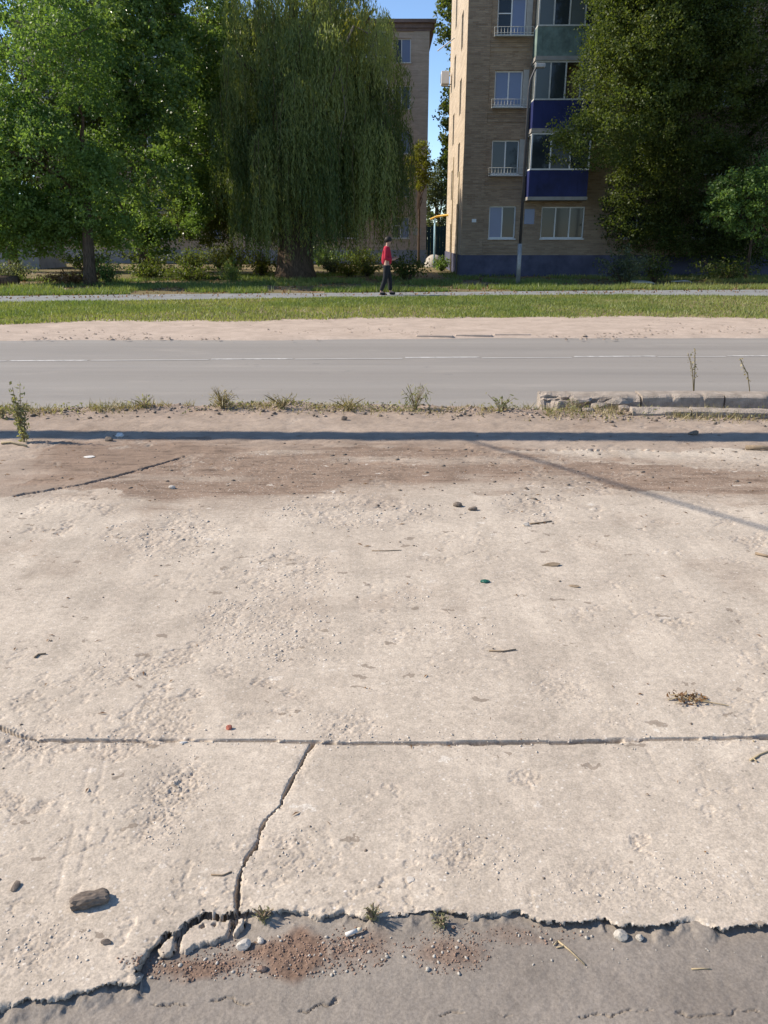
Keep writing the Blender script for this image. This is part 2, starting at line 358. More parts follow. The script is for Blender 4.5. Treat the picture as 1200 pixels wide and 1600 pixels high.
OLD1 = GP([(-600, 850), (-200, 800), (0, 778), (60, 768), (130, 757), (180, 745), (230, 731), (290, 713), (420, 704)])
OLD2 = GP([(420, 704), (680, 703), (780, 706), (860, 702), (940, 703), (1000, 702), (1060, 707), (1110, 700), (1200, 703), (1900, 702)])
SLABFAR = np.vstack([OLD1, OLD2[1:]])
VERGE = GP([(-900, 640), (0, 640), (200, 634), (420, 631), (640, 634), (830, 640), (1200, 645), (2200, 650)])   # where the road begins
STAIN = GP([(-60, 765), (60, 742), (80, 694), (300, 688), (600, 692), (760, 700), (900, 716), (1260, 735), (1500, 750), (1300, 792), (1000, 772), (800, 762), (700, 762), (600, 776), (420, 792), (230, 795), (160, 775)])
SOIL = [((455, 1485), 150, 34, 0.85), ((300, 1500), 110, 22, 0.8), ((700, 1478), 75, 38, 0.6), ((560, 1475), 60, 40, 0.5), ((820, 1455), 90, 16, 0.35), ((220, 1500), 40, 12, .4)]
ROUGH = [((275, 1225), 70, 50, 1.2), ((250, 1290), 45, 40, 1.1), ((265, 835), 110, 38, 1.0), ((560, 800), 170, 30, .9), ((170, 1045), 50, 30, 1.1), ((240, 1050), 30, 16, 1.2), ((350, 1048), 35, 14, .8), ((450, 900), 90, 55, .7), ((720, 985), 60, 20, .7), ((430, 990), 120, 60, .8), ((40, 1160), 60, 25, 1.3),
         ((540, 1130), 70, 30, 1.0), ((880, 1070), 70, 40, .5), ((730, 1330), 90, 50, .7), ((430, 1330), 80, 60, .5), ((60, 1480), 90, 60, .5), ((640, 930), 35, 14, .8), ((960, 1125), 50, 16, .5), ((340, 960), 50, 25, .8), ((820, 790), 60, 26, .8), ((1000, 1380), 200, 50, .4)]
def pdist(X, Y, poly):
    d = np.full(X.shape, 1e9)
    for (ax, ay), (bx, by) in zip(poly[:-1], poly[1:]):
        vx, vy = bx - ax, by - ay; l2 = vx * vx + vy * vy + 1e-12
        t = np.clip(((X - ax) * vx + (Y - ay) * vy) / l2, 0, 1)
        d = np.minimum(d, (X - ax - t * vx) ** 2 + (Y - ay - t * vy) ** 2)
    return np.sqrt(d)
def inpoly(X, Y, poly):
    r = np.zeros(X.shape, bool); n = len(poly)
    for i in range(n):
        ax, ay = poly[i]; bx, by = poly[(i + 1) % n]
        if ay == by: continue
        c = (ay > Y) != (by > Y)
        r ^= c & (X < (bx - ax) * (Y - ay) / (by - ay) + ax)
    return r
def yline(X, poly): return np.interp(X, poly[:, 0], poly[:, 1])
def blob(X, Y, spot):
    (px, py), rx, ry, a = spot
    c = G(px, py); ex = abs(G(px + rx, py)[0] - c[0]); ey = abs(G(px, py - ry)[1] - c[1])
    return a * sst(1.0, 0.35, np.sqrt(((X - c[0]) / ex) ** 2 + ((Y - c[1]) / ey) ** 2))
def edge_side(X, Y):                              # true where the slab is (beyond the broken front edge)
    big = np.vstack([[(-60, 30), (-60, FRONT[0, 1])], FRONT, [(60, FRONT[-1, 1]), (60, 30)]])
    return inpoly(X, Y, big)
def relief(X, Y):
    wx = X + 0.014 * (fbm(X, Y, 26, 3, 3) - .5) + 0.007 * (fbm(X, Y, 60, 4, 5) - .5)
    wy = Y + 0.018 * (fbm(X, Y, 26, 3, 11) - .5) + 0.009 * (fbm(X, Y, 60, 4, 13) - .5)
    slab = edge_side(wx, wy)
    frag = [inpoly(wx, wy, f) for f in FRAGS]
    wxj = X + .12 * (wx - X); wyj = Y + .15 * (wy - Y); wxc = X + .7 * (wx - X); wyc = Y + .7 * (wy - Y)
    jl = yline(wxj, JOINT); fl = yline(wx, SLABFAR) if False else np.interp(wx, SLABFAR[:, 0], SLABFAR[:, 1])
    pid = np.full(X.shape, 6)
    near = slab & (wyj < jl)
    # crack side: left or right of it
    o = np.argsort(CRACK[:, 1]); cx = np.interp(wyc, CRACK[o, 1], CRACK[o, 0])
    pid[near & (wxc < cx)] = 1; pid[near & (wxc >= cx)] = 2
    pid[slab & (wyj >= jl)] = 0
    pid[slab & (wy >= fl)] = 7
    for k, f in enumerate(frag): pid[f & (pid == 6)] = 3 + k
    # patches
    rough = np.zeros(X.shape)
    for s in ROUGH: rough = np.maximum(rough, blob(wx, wy, s))
    rough *= sst(0.40, 0.62, fbm(X, Y, 9, 4, 41)) * 0.6 + 0.5
    rough = np.maximum(rough, 0.9 * sst(0.60, 0.66, fbm(X, Y, 6.5, 4, 57)) * sst(.50, .62, fbm(X, Y, 1.5, 3, 59)))
    fine = fbm(X, Y, 48, 4, 21) - .5; fine2 = fbm(X, Y, 130, 2, 23) - .5
    h = 0.008 * (fbm(X, Y, 1.4, 2, 31) - .5) + 0.0010 * (fbm(X, Y, 11, 4, 33) - .5) + 0.0017 * fine * (0.35 + rough * 4.2) + 0.0022 * fine2 * (0.55 + rough * 2.6)
    h = h + sst(2.6, 4.5, Y) * rough * 0.016 * (fbm(X, Y * .8, 26, 4, 65) - .5)
    ridge = np.abs(fbm(X, Y, 22, 3, 71) - .5)
    h = h - rough * (0.003 + 0.004 * sst(0.05, 0.0, ridge))
    scab = 0.8 * sst(0.62, 0.66, fbm(X, Y, 30, 4, 61)) * sst(0.50, 0.62, fbm(X, Y, 2.4, 3, 63)); h -= 0.0035 * scab
    dfr = pdist(wx, wy, FRONT)
    dj = pdist(wxj, wyj, JOINT); dc = pdist(wxc, wyc, CRACK)
    w = 0.0041 + 0.008 * sst(0.48, 0.8, fbm(X, Y, 5, 4, 77)) + 0.012 * sst(-1.25, -1.75, X)
    gone = 1 - 0.9 * sst(0.02, 0.0, np.abs(X - G(985, 1157)[0]) - 0.02)
    h -= gone * 0.060 * sst(w, w * 0.55, dj)
    h -= 0.006 * sst(0.030, 0.0, dj) * sst(0.54, 0.64, fbm(X, Y, 13, 5, 79))
    wc = 0.0030 + 0.005 * sst(0.45, 0.8, fbm(X, Y, 16, 3, 83)) + 0.005 * blob(X, Y, ((370, 1405), 20, 22, 1))
    h -= 0.035 * sst(wc, wc * 0.3, dc); h -= 0.005 * sst(0.03, 0.0, dc) * sst(0.45, 0.7, fbm(X, Y, 20, 3, 89))
    # streaks left by wheels on the near slabs
    for a, b_ in (((1010, 1170), (1075, 1300)), ((1090, 1200), (1180, 1390)), ((140, 1200), (85, 1400)), ((165, 1180), (120, 1390)), ((570, 1260), (480, 1330)), ((630, 1360), (530, 1410))):
        d = pdist(wx, wy, GP([a, b_])); h -= 0.0016 * sst(0.012, 0.0, d) * sst(.4, .6, fbm(X, Y, 7, 3, 85))
    # edge rounding of the slab and its pieces, soil lower down
    top = h.copy()
    chip = 0.003 + 0.014 * sst(.5, .7, fbm(X, Y, 18, 3, 91))
    h = np.where(slab, h - 0.010 * sst(chip, 0.0, dfr) ** 2, h)
    low = -0.019 + 0.010 * sst(-0.98, -1.06, X) - 0.008 * sst(-.2, -.4, X) * sst(-1.0, -.9, X) + 0.006 * (fbm(X, Y, 5, 4, 95) - .5) + 0.003 * fine + 0.026 * sst(0.05, 0.0, dfr) * sst(.46, .68, fbm(X, Y, 13, 5, 97)) * .55
    soil = np.zeros(X.shape)
    for s in SOIL: soil = np.maximum(soil, blob(X + .1 * (fbm(X, Y, 9, 3, 99) - .5), Y + .1 * (fbm(X, Y, 9, 3, 101) - .5), s))
    low = low + soil * (0.010 * (fbm(X, Y, 60, 3, 103) - .5) + 0.003)
    CR2 = GP([(200, 1540), (235, 1555), (300, 1562), (345, 1552), (400, 1552), (440, 1568), (480, 1572), (520, 1560), (560, 1550)])
    CR3 = GP([(690, 1575), (740, 1572), (800, 1578)]); CR4 = GP([(860, 1588), (930, 1580), (990, 1572), (1100, 1576), (1300, 1568)])
    for cr in (CR2, CR3, CR4):
        d = pdist(X + 1.6 * (wx - X), Y + 1.6 * (wy - Y), cr); low = low - 0.007 * sst(0.0035, 0.001, d) * sst(0.40, 0.5, fbm(X, Y, 14, 3, 105))
    h = np.where(pid == 6, low, h)
    tilt = [(-0.006, 0.02), (-0.010, 0.0), (-0.008, 0.0)]
    for k in range(3):
        mk = pid == 3 + k
        d = pdist(wx, wy, np.vstack([FRAGS[k], FRAGS[k][:1]]))
        h = np.where(mk, top + tilt[k][0] - 0.025 * sst(0.007, 0.0, d), h)
    # holes in the fragment
    for p in ((316, 1441), (334, 1439)):
        g = G(*p); h = np.where(pid == 4, h - 0.015 * sst(0.008, 0.004, np.hypot(X - g[0], Y - g[1])), h)
    # old covered joints further off
    do = np.minimum(pdist(X + 2 * (wx - X), Y + 2 * (wy - Y), OLD1[:-1]), pdist(X + 2 * (wx - X), Y + 2.5 * (wy - Y), OLD2[1:]))
    h -= 0.026 * sst(0.020, 0.006, do) * sst(0.36, 0.52, fbm(X, Y, 5, 3, 107))
    # dirt verge: lumps and a rim of rubble along the road
    far = sst(5.2, 6.6, Y)
    h += far * (0.010 * (fbm(X, Y, 2.2, 4, 109) - .5) + 0.014 * (fbm(X, Y, 9, 4, 111) - .5) + 0.012 * (fbm(X * .4, Y, 14, 4, 112) - .5))
    h += sst(7.55, 7.85, Y) * 0.05 * (fbm(X, Y, 4, 4, 113) - .25)
    vl = yline(X, VERGE) + 0.35 * (fbm(X, Y, 1.6, 4, 115) - .5)
    h = np.where(Y > vl, h - 0.16 * sst(0.0, 0.22, Y - vl), h)
    # masks
    ins = inpoly(X + .5 * (fbm(X, Y, 2.5, 4, 121) - .5), Y + .6 * (fbm(X, Y, 2.5, 4, 123) - .5), STAIN)
    ds = pdist(X, Y, np.vstack([STAIN, STAIN[:1]])); sd_ = np.where(ins, ds, -ds)
    stain = sst(-0.32, 0.34, sd_) * (0.55 + 0.9 * sst(.3, .7, fbm(X * 0.5, Y * 1.8, 2.2, 5, 125))) + 0.35 * sst(6.4, 6.9, Y) * fbm(X, Y, 1.5, 4, 127)
    stain += 0.25 * sst(0.60, 0.78, fbm(X, Y, 2.6, 6, 129)) * sst(1.5, 4.0, Y)
    soilm = np.where(pid == 6, soil * sst(0.30, 0.55, fbm(X, Y, 14, 4, 131) + 0.15), 0)
    soilm = np.maximum(soilm, 0.35 * sst(7.5, 7.9, Y) * fbm(X, Y, 5, 4, 133))
    grit = np.clip(rough * 0.75 * (0.3 + fbm(X, Y, 8, 3, 135)) + 0.5 * sst(0.05, 0.0, np.minimum(dj, dc)) * fbm(X, Y, 18, 3, 137), 0, 1)
    return h, pid, np.clip(stain, 0, 1), np.clip(soilm, 0, 1), grit

def lods():
    pys = np.concatenate([np.arange(1760, 1100, -2.1), np.arange(1100, 600, -1.05)])
    t = np.array([-CAMH / ray(600, p)[2] for p in pys]); yy = np.array([ray(600, p)[1] for p in pys]) * t
    us = np.concatenate([np.linspace(-0.86, -0.54, 60, endpoint=False), np.arange(-0.54, 0.54, 2.1 / FPX), np.linspace(0.54, 0.86, 60)])
    return t[:, None] * us[None, :], np.repeat(yy[:, None], len(us), 1)
XX, YY = lods()
HH, PID, ST, SO, GR = relief(XX, YY)
nr, nc = XX.shape
dXdc = np.gradient(XX, axis=1); dHdc = np.gradient(HH, axis=1); dYdr = np.gradient(YY, axis=0); dXdr = np.gradient(XX, axis=0); dHdr = np.gradient(HH, axis=0)
gx = dHdc / dXdc; gy = (dHdr - gx * dXdr) / dYdr
NRM = np.stack([-gx, -gy, np.ones_like(gx)], -1); NRM /= np.linalg.norm(NRM, axis=-1, keepdims=True)
rv = (PID == 6) & (YY < 2.1) & (np.abs(XX) < 1.6)  # broken edges hang over the soil a little, and broken faces are rough
dd_ = np.full(XX.shape, 9.0); wx_ = XX[rv] + 0.014 * (fbm(XX[rv], YY[rv], 26, 3, 3) - .5) + 0.007 * (fbm(XX[rv], YY[rv], 60, 4, 5) - .5); wy_ = YY[rv] + 0.018 * (fbm(XX[rv], YY[rv], 26, 3, 11) - .5) + 0.009 * (fbm(XX[rv], YY[rv], 60, 4, 13) - .5)
dm = pdist(wx_, wy_, FRONT)
for f in FRAGS: dm = np.minimum(dm, pdist(wx_, wy_, np.vstack([f, f[:1]])))
dd_[rv] = dm
under = sst(0.014, 0.002, dd_) * 0.030 * sst(.24, .52, fbm(XX, YY, 8, 3, 171))
steep = sst(0.7, 1.6, np.hypot(gx, gy)) * (YY < 2.0)
XX = XX + steep * RNG.normal(size=XX.shape) * 0.0016; YY = YY + under + steep * RNG.normal(size=XX.shape) * 0.0016
NRM = np.where((steep > .3)[..., None] | (under > .001)[..., None], 0.0, NRM)
idx = np.arange(nr * nc).reshape(nr, nc)
quads = np.stack([idx[:-1, :-1], idx[:-1, 1:], idx[1:, 1:], idx[1:, :-1]], -1).reshape(-1, 4)
_pq = np.stack([PID[:-1, :-1], PID[:-1, 1:], PID[1:, 1:], PID[1:, :-1]]); _pq = np.where(_pq == 6, 99, _pq).min(0); qid = np.where(_pq == 99, 6, _pq).reshape(-1)
Vall = np.stack([XX, YY, HH], -1).reshape(-1, 3); Nall = NRM.reshape(-1, 3)
MASK = np.stack([ST, SO, GR, np.ones_like(ST)], -1).reshape(-1, 4).astype(np.float32)
def relief_piece(name, ids, material, parent=None):
    sel = quads[np.isin(qid, ids)]
    u, inv = np.unique(sel, return_inverse=True)
    o = npmesh(name, Vall[u], inv.reshape(-1, 4), material, parent, True)
    a = o.data.attributes.new('mask', 'FLOAT_COLOR', 'POINT'); a.data.foreach_set('color', MASK[u].ravel())
    o.data.normals_split_custom_set_from_vertices(Nall[u].tolist())
    return o
apron = empty('concrete_pavement'); tag(apron, kind='structure')
relief_piece('slab', [0], M['concrete'], apron)
relief_piece('slab', [1], M['concrete'], apron)
relief_piece('slab', [2], M['concrete'], apron)
for k in (3, 4, 5): relief_piece('broken_slab_piece', [k], M['concrete'], apron)
tag(relief_piece('asphalt_pavement', [6], M['nearsoil']), kind='structure')
tag(relief_piece('dirt_verge', [7], M['dirt']), kind='structure')
def hz(x, y):
    h = relief(np.array([float(x)]), np.array([float(y)]))[0][0]; return float(h)

# ---------------------------------------------------------------- far ground: land, road, dirt shoulder, turf, footpath
npmesh('land', [(-900, -300, -0.22), (900, -300, -0.22), (900, 1500, -0.22), (-900, 1500, -0.22)], [(0, 1, 2, 3)], M['land'])['kind'] = 'structure'
def ribbon(name, near, far, z, material, rag=(0.0, 0.0), fr=1.2, step=0.12, rows=6, parent=None, bulge=0.0, drop=0.0):
    near = np.array(near); far = np.array(far)
    x0 = min(near[0, 0], far[0, 0]); x1 = max(near[-1, 0], far[-1, 0]); xs = np.arange(x0, x1, step)
    yn = np.interp(xs, near[:, 0], near[:, 1]); yf = np.interp(xs, far[:, 0], far[:, 1])
    sd_ = abs(hash(name)) % 50 if False else len(name)
    yn = yn + rag[0] * (fbm(xs, xs * 0, fr, 5, sd_) - .5); yf = yf + rag[1] * (fbm(xs, xs * 0 + 9, fr, 5, sd_ + 9) - .5)
    V = []
    for r in range(rows + 1):
        t = r / rows; y = yn * (1 - t) + yf * t
        if drop and r == 1: y = yn + np.minimum(0.15, (yf - yn) / rows)
        zz = z + bulge * math.sin(math.pi * t) * (0.4 + fbm(xs, y, 0.7, 3, 5)) - (drop if r == 0 else 0)
        V.append(np.stack([xs, y, np.full_like(xs, z) + (zz - z)], -1))
    V = np.concatenate(V); n = len(xs); ii = np.arange((rows + 1) * n).reshape(rows + 1, n)
    F = np.stack([ii[:-1, :-1], ii[:-1, 1:], ii[1:, 1:], ii[1:, :-1]], -1).reshape(-1, 4)
    return npmesh(name, V, F, material, parent, True)
def line(pts): return [G(*p) for p in pts]
SIDE = 60
def ext(l): 
    l = [tuple(p) for p in l]
    return [(l[0][0] - SIDE, l[0][1] + (l[0][1] - l[1][1]) * 0.5)] + l + [(l[-1][0] + SIDE, l[-1][1])]
road_n = [(-80, 6.9), (80, 7.1)]; road_f = ext(line([(0, 515), (1200, 512)]))
road = ribbon('road', road_n, road_f, -0.055, M['road'], step=1.0); tag(road, kind='structure')
for a, b_, y in ((-240, -125, 565), (15, 137, 563.5), (330, 457, 561), (633, 749, 558.5), (897, 1024, 557), (1138, 1262, 556)):
    A = G(a, y, -0.051); B = G(b_, y - 0.6, -0.051); wd = 0.042
    xs = np.linspace(A[0], B[0], 14); ys = np.linspace(A[1], B[1], 14)
    V = np.concatenate([np.stack([xs, ys - wd, np.full(14, -0.051)], -1), np.stack([xs, ys + wd, np.full(14, -0.051)], -1)])
    npmesh('lane_dash', V, [(i, i + 1, i + 15, i + 14) for i in range(13)], M['paint'], road)
M['oldpaint'] = simple('faded_paint', (.37, .35, .32), .85, .14, 2)
for a, b_ in ((-900, -245), (-120, 10), (142, 326), (461, 629), (753, 893), (1028, 1134), (1266, 2200)):
    A = G(a, 563.9 - a * .0062, -0.051); B = G(b_, 563.9 - b_ * .0062, -0.051); wd = 0.045
    npmesh('faded_line', [(A[0], A[1] - wd, -.051), (B[0], B[1] - wd, -.051), (B[0], B[1] + wd, -.051), (A[0], A[1] + wd, -.051)], [(0, 1, 2, 3)], M['oldpaint'], road)
shoulder = ribbon('dirt_shoulder', ext(line([(0, 529), (300, 528), (600, 526), (900, 525), (1200, 524)])), ext(line([(0, 488), (1200, 484)])), -0.030, M['fardirt'], (0.55, 0), 0.5, 0.10, 14, bulge=0.03, drop=.035)
tag(shoulder, kind='structure')
TURF_N = line([(0, 507), (150, 503), (300, 501), (420, 499), (500, 496), (700, 496), (830, 494), (1000, 495), (1200, 497)])
turf = ribbon('turf_ground', ext(TURF_N), [(-90, 200), (90, 200)], 0.0, M['turf'], (1.5, 0), 0.7, 0.15, 40, drop=.05); tag(turf, kind='structure')
PATH_N = line([(0, 473), (300, 469), (600, 464.5), (900, 461), (1200, 463)]); PATH_F = line([(0, 463), (300, 460), (600, 457.5), (900, 455), (1200, 453)])
path = ribbon('footpath', ext(PATH_N), ext(PATH_F), 0.012, M['path'], (0.3, 0.4), 0.6, 0.2, 3); tag(path, kind='structure')

def blades(name, X, Y, Z, hgt, wid, material, lean=0.5, tint=None):
    n = len(X); a = RNG.uniform(0, 2 * np.pi, n); l = RNG.uniform(0, lean, n) * hgt; b_ = RNG.uniform(0, 2 * np.pi, n)
    dx = np.cos(a) * wid; dy = np.sin(a) * wid
    V = np.stack([np.stack([X - dx, Y - dy, Z], -1), np.stack([X + dx, Y + dy, Z], -1), np.stack([X + np.cos(b_) * l, Y + np.sin(b_) * l, Z + hgt], -1)], 1).reshape(-1, 3)
    t = RNG.uniform(0, 1, n) if tint is None else tint
    return npmesh(name, V, np.arange(3 * n).reshape(-1, 3), material, None, False, np.repeat(t, 3))
def strip_pts(n, near, far, xr):
    near = np.array(near); far = np.array(far)
    X = RNG.uniform(xr[0], xr[1], n); t = RNG.uniform(0, 1, n)
    yn = np.interp(X, near[:, 0], near[:, 1]) + 1.5 * (fbm(X, X * 0, 0.7, 5, 11) - .5) - 0.15; yf = np.interp(X, far[:, 0], far[:, 1])
    return X, yn * (1 - t) + yf * t
X, Y = strip_pts(150000, ext(TURF_N), ext(PATH_N), (-15, 15))
dry = sst(0.42, 0.62, fbm(X, Y, 0.45, 4, 201) + 0.16 * sst(5, 11, X))
keep = RNG.uniform(0, 1, len(X)) > dry * 0.6; X, Y, dry = X[keep], Y[keep], dry[keep]
tag(blades('verge_grass', X, Y, np.full(len(X), 0.0), RNG.uniform(0.03, 0.085, len(X)) * (0.5 + fbm(X, Y, 1.5, 3, 203)), RNG.uniform(0.008, 0.018, len(X)), M['grass'], 0.9,
           np.clip(0.30 + 0.6 * fbm(X, Y, 0.8, 4, 205) + 0.45 * dry + RNG.uniform(-.25, .25, len(X)), 0, 1)), kind='stuff')
X = RNG.uniform(-18, 18, 110000); Y = np.interp(X, *np.array(ext(PATH_F)).T) + 0.1 + RNG.uniform(0, 1, len(X)) ** 1.4 * 14
keep = fbm(X, Y, 0.55, 5, 211) > 0.52; X, Y = X[keep], Y[keep]
tag(blades('lawn_grass', X, Y, np.full(len(X), 0.0), RNG.uniform(0.05, 0.20, len(X)) * (0.5 + fbm(X, Y, 0.9, 3, 213)), RNG.uniform(0.01, 0.022, len(X)), M['grass'], 0.9,
           np.clip(0.2 + 0.7 * fbm(X, Y, 0.5, 4, 215) + 0.4 * sst(5, 12, X) + RNG.uniform(-.25, .25, len(X)), 0, 1)), kind='stuff')

X = RNG.uniform(-18, 18, 5200); Y = np.interp(X, *np.array(ext(PATH_F)).T) - 1.5 + RNG.uniform(0, 1, len(X)) ** 1.2 * 13
_fallen = (X, Y)
# ---------------------------------------------------------------- apartment blocks
def wall_holes(mb, w, z0, z1, holes, depth=0.18, axis='x', x0=0.0, y=0.0):
    """front wall in the xz plane with openings and reveals; axis 'y' = end wall in the yz plane (facing -x)"""
    xs = sorted(set([x0, w] + [v for h in holes for v in h[:2]])); zs = sorted(set([z0, z1] + [v for h in holes for v in h[2:]]))
    def P(a, d, z): return (a, y + d, z) if axis == 'x' else (y + d, a, z)
    for i in range(len(xs) - 1):
        for k in range(len(zs) - 1):
            cx = (xs[i] + xs[i + 1]) / 2; cz = (zs[k] + zs[k + 1]) / 2
            if any(h[0] < cx < h[1] and h[2] < cz < h[3] for h in holes): continue
            q = [P(xs[i], 0, zs[k]), P(xs[i + 1], 0, zs[k]), P(xs[i + 1], 0, zs[k + 1]), P(xs[i], 0, zs[k + 1])]
            mb.add(q, [(0, 1, 2, 3)] if axis == 'x' else [(3, 2, 1, 0)])
    for a, b_, c, d in holes:
        for p, q in (((a, c), (b_, c)), ((b_, c), (b_, d)), ((b_, d), (a, d)), ((a, d), (a, c))):
            mb.add([P(p[0], 0, p[1]), P(q[0], 0, q[1]), P(q[0], depth, q[1]), P(p[0], depth, p[1])], [(0, 1, 2, 3)])
def window(parent, a, b_, c, d, panes=2, mats=('glass', 'glass'), frame='white', yy=0.12, transom=None, sill=True, axis='x', split=None, off=0.0):
    e = empty('window', (0, 0, 0), 0, parent)
    def BX(m, x0, x1, y0, y1, z0, z1):
        if axis == 'x': m.box(x0, x1, off + y0, off + y1, z0, z1)
        else: m.box(off + y0, off + y1, x0, x1, z0, z1)
    f = MB(); t = 0.055
    BX(f, a, a + t, yy, yy + .07, c, d); BX(f, b_ - t, b_, yy, yy + .07, c, d); BX(f, a + t, b_ - t, yy, yy + .07, c, c + t); BX(f, a + t, b_ - t, yy, yy + .07, d - t, d)
    edges = [a + t / 2] + (split or [a + (b_ - a) * k / panes for k in range(1, panes)]) + [b_ - t / 2]
    for x in edges[1:-1]: BX(f, x - t / 2, x + t / 2, yy - .003, yy + .067, c + t, d - t)
    if transom:
        for k in transom: BX(f, edges[k] + t / 2, edges[k + 1] - t / 2, yy - .001, yy + .06, c + (d - c) * .58, c + (d - c) * .58 + .04)
    f.build('frame', M[frame], e)
    for k in range(len(edges) - 1):
        g = MB(); BX(g, edges[k] + t / 2, edges[k + 1] - t / 2, yy + .03, yy + .05, c + t, d - t); g.build('pane', M[mats[k % len(mats)]], e)
    if sill:
        s = MB(); BX(s, a - .03, b_ + .03, -0.10, yy, c - .05, c - .004); s.build('sill', M['white' if frame == 'white' else 'slab'], e)
    return e
def balcony(parent, x0, x1, zb, panel, frame, mats, pitch=4, open_k=(), prot=1.05):
    e = empty('balcony', (0, 0, 0), 0, parent)
    MB().box(x0 - .03, x1 + .03, -prot - .03, -0.002, zb - .14, zb).build('floor_slab', M['slab'], e)
    p = MB(); n = max(4, int((x1 - x0) / 0.2)); top = zb + 1.08
    for k in range(n):                            # ribbed sheet
        a = x0 + (x1 - x0) * k / n; b_ = x0 + (x1 - x0) * (k + 1) / n; dd = 0.012 if k % 2 else 0.0
        p.box(a, b_, -prot + dd, -prot + .03, zb + .002, top)
    p.box(x0, x0 + .03, -prot + .031, -0.003, zb + .002, top); p.box(x1 - .03, x1, -prot + .031, -0.003, zb + .002, top)
    p.build('panel', M[panel], e)
    f = MB(); zt = zb + 2.55; t = .06
    f.box(x0, x1, -prot - .02, -prot + .06, top + .002, top + t); f.box(x0, x1, -prot - .02, -prot + .06, zt - t, zt)
    for xx in (x0, x1 - .06):
        f.box(xx, xx + .06, -prot + .061, -.004, top + .002, top + t); f.box(xx, xx + .06, -prot + .061, -.004, zt - t, zt)
    xs = [x0 + (x1 - x0) * k / pitch for k in range(pitch + 1)]
    for k, x in enumerate(xs):
        c = min(max(x, x0 + t / 2), x1 - t / 2); f.box(c - t / 2, c + t / 2, -prot - .017, -prot + .057, top + t, zt - t)
    f.build('frame', M[frame], e)
    for k in range(pitch):
        if k in open_k: continue
        MB().box(xs[k] + t / 2 + .001, xs[k + 1] - t / 2 - .001, -prot + .015, -prot + .03, top + t, zt - t).build('pane', M[mats[k % len(mats)]], e)
    MB().box(x0 + .01, x0 + .03, -prot + .06, -.06, top + t, zt - t).build('side_pane', M['glass_grey'], e)
    MB().box(x0 - .05, x1 + .05, -prot - .08, -.005, zt + .002, zt + .05).build('canopy', M['slab'], e)
    return e
STEP = 2.73; ZS = 1.68
# near block: front-left corner
A1 = empty('apartment_block', (3.57, 38.0, 0), R(-1)); tag(A1, 'tan brick apartment block with blue balcony panels behind the dark right tree', 'building')
LEN = 30.0; DEP = 12.0; TOP = 15.2
cols = [(1.25, 2.47), (7.35, 8.75), (10.6, 12.0), (14.2, 15.6), (18, 19.4)]
holes = [(3.64, 5.62, ZS, ZS + 1.37)] + [(a, b_, ZS + k * STEP, ZS + k * STEP + 1.40) for k in range(5) for a, b_ in cols]
holes += [(3.2, 4.1, ZS + k * STEP - .75, ZS + k * STEP + 1.35) for k in range(1, 5)]
ehole = [(a, b_, ZS + k * STEP + o, ZS + k * STEP + o + 1.5) for k in range(5) for a, b_, o in ((2.6, 3.7, 0.1), (7.2, 8.3, -0.75)) if ZS + k * STEP + o + 1.5 < TOP]
w = MB(); wall_holes(w, LEN, 0.95, TOP, holes)
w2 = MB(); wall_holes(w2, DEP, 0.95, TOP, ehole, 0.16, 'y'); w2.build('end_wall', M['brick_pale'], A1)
w.add([(LEN, 0, 0.95), (LEN, DEP, 0.95), (LEN, DEP, TOP), (LEN, 0, TOP)], [(0, 1, 2, 3)]); w.add([(0, DEP, .95), (LEN, DEP, .95), (LEN, DEP, TOP), (0, DEP, TOP)], [(3, 2, 1, 0)])
w.build('wall', M['brick'], A1)
MB().box(.25, LEN - .25, .25, DEP - .25, .2, TOP - .3).build('interior', M['dark'], A1)
MB().box(-0.05, LEN + .05, -0.05, DEP + .05, -.2, 0.95).build('plinth', M['plinth'], A1)
MB().box(-0.35, LEN + .35, -0.35, DEP + .35, TOP, TOP + .28).build('cornice', M['roofing'], A1)
MB().box(0.0, 0.98, -0.065, -0.002, .951, TOP - .01).build('corner_pier', M['brick'], A1)
for k in range(5):                                # brick relief bands between storeys
    b_ = MB(); z = ZS + k * STEP - 0.62
    for q in range(3): b_.box(1.0, 2.70, -0.032 + .0, -0.002, z + q * .17, z + q * .17 + .085)
    b_.build('brick_band', M['brick'], A1)
for k, ms in enumerate([('glass_blue', 'glass'), ('glass_grey', 'glass'), ('glass_blue', 'glass_blue'), ('glass', 'glass_blue'), ('glass', 'glass')]):
    z = ZS + k * STEP
    window(A1, 1.25, 2.47, z, z + 1.40, 2, ms, transom=(0,) if k == 3 else None)
    if k in (1, 2, 3):
        MB().box(2.475, 2.72, -.03, -.004, z - .02, z + 1.42).build('side_board', M['plaster'], A1)
        r = MB(); x0, x1 = 1.12, 2.78
        r.box(x0, x1, -.36, -.11, z - .10, z - .06)
        for zz in (z + .02, z + .24): r.tube([(x0, -.34, zz), (x1, -.34, zz)], .012, 5)
        for q in range(13): r.tube([(x0 + (x1 - x0) * q / 12, -.34, z - .06), (x0 + (x1 - x0) * q / 12, -.34, z + .24)], .009, 4)
        for xx in (x0, x1): r.tube([(xx, -.34, z + .24), (xx, -.003, z + .24)], .01, 4)
        r.build('flower_rail', M['oldwhite'], A1)
    for a, b2 in cols[1:]: window(A1, a, b2, z, z + 1.4, 2, ('glass', 'glass_grey'))
window(A1, 3.64, 5.62, ZS, ZS + 1.37, 3, ('glass', 'glass'))
for k in range(1, 5): window(A1, 3.2, 4.1, ZS + k * STEP - .75, ZS + k * STEP + 1.35, 1, ('glass_grey',), 'oldwhite', sill=False)
for h in ehole: window(A1, *h, 2, ('glass', 'glass'), axis='y', yy=.09, sill=False)
balcony(A1, 2.82, 5.4, 3.42, 'blue', 'white', ('glass', 'glass_grey', 'glass'), 3)
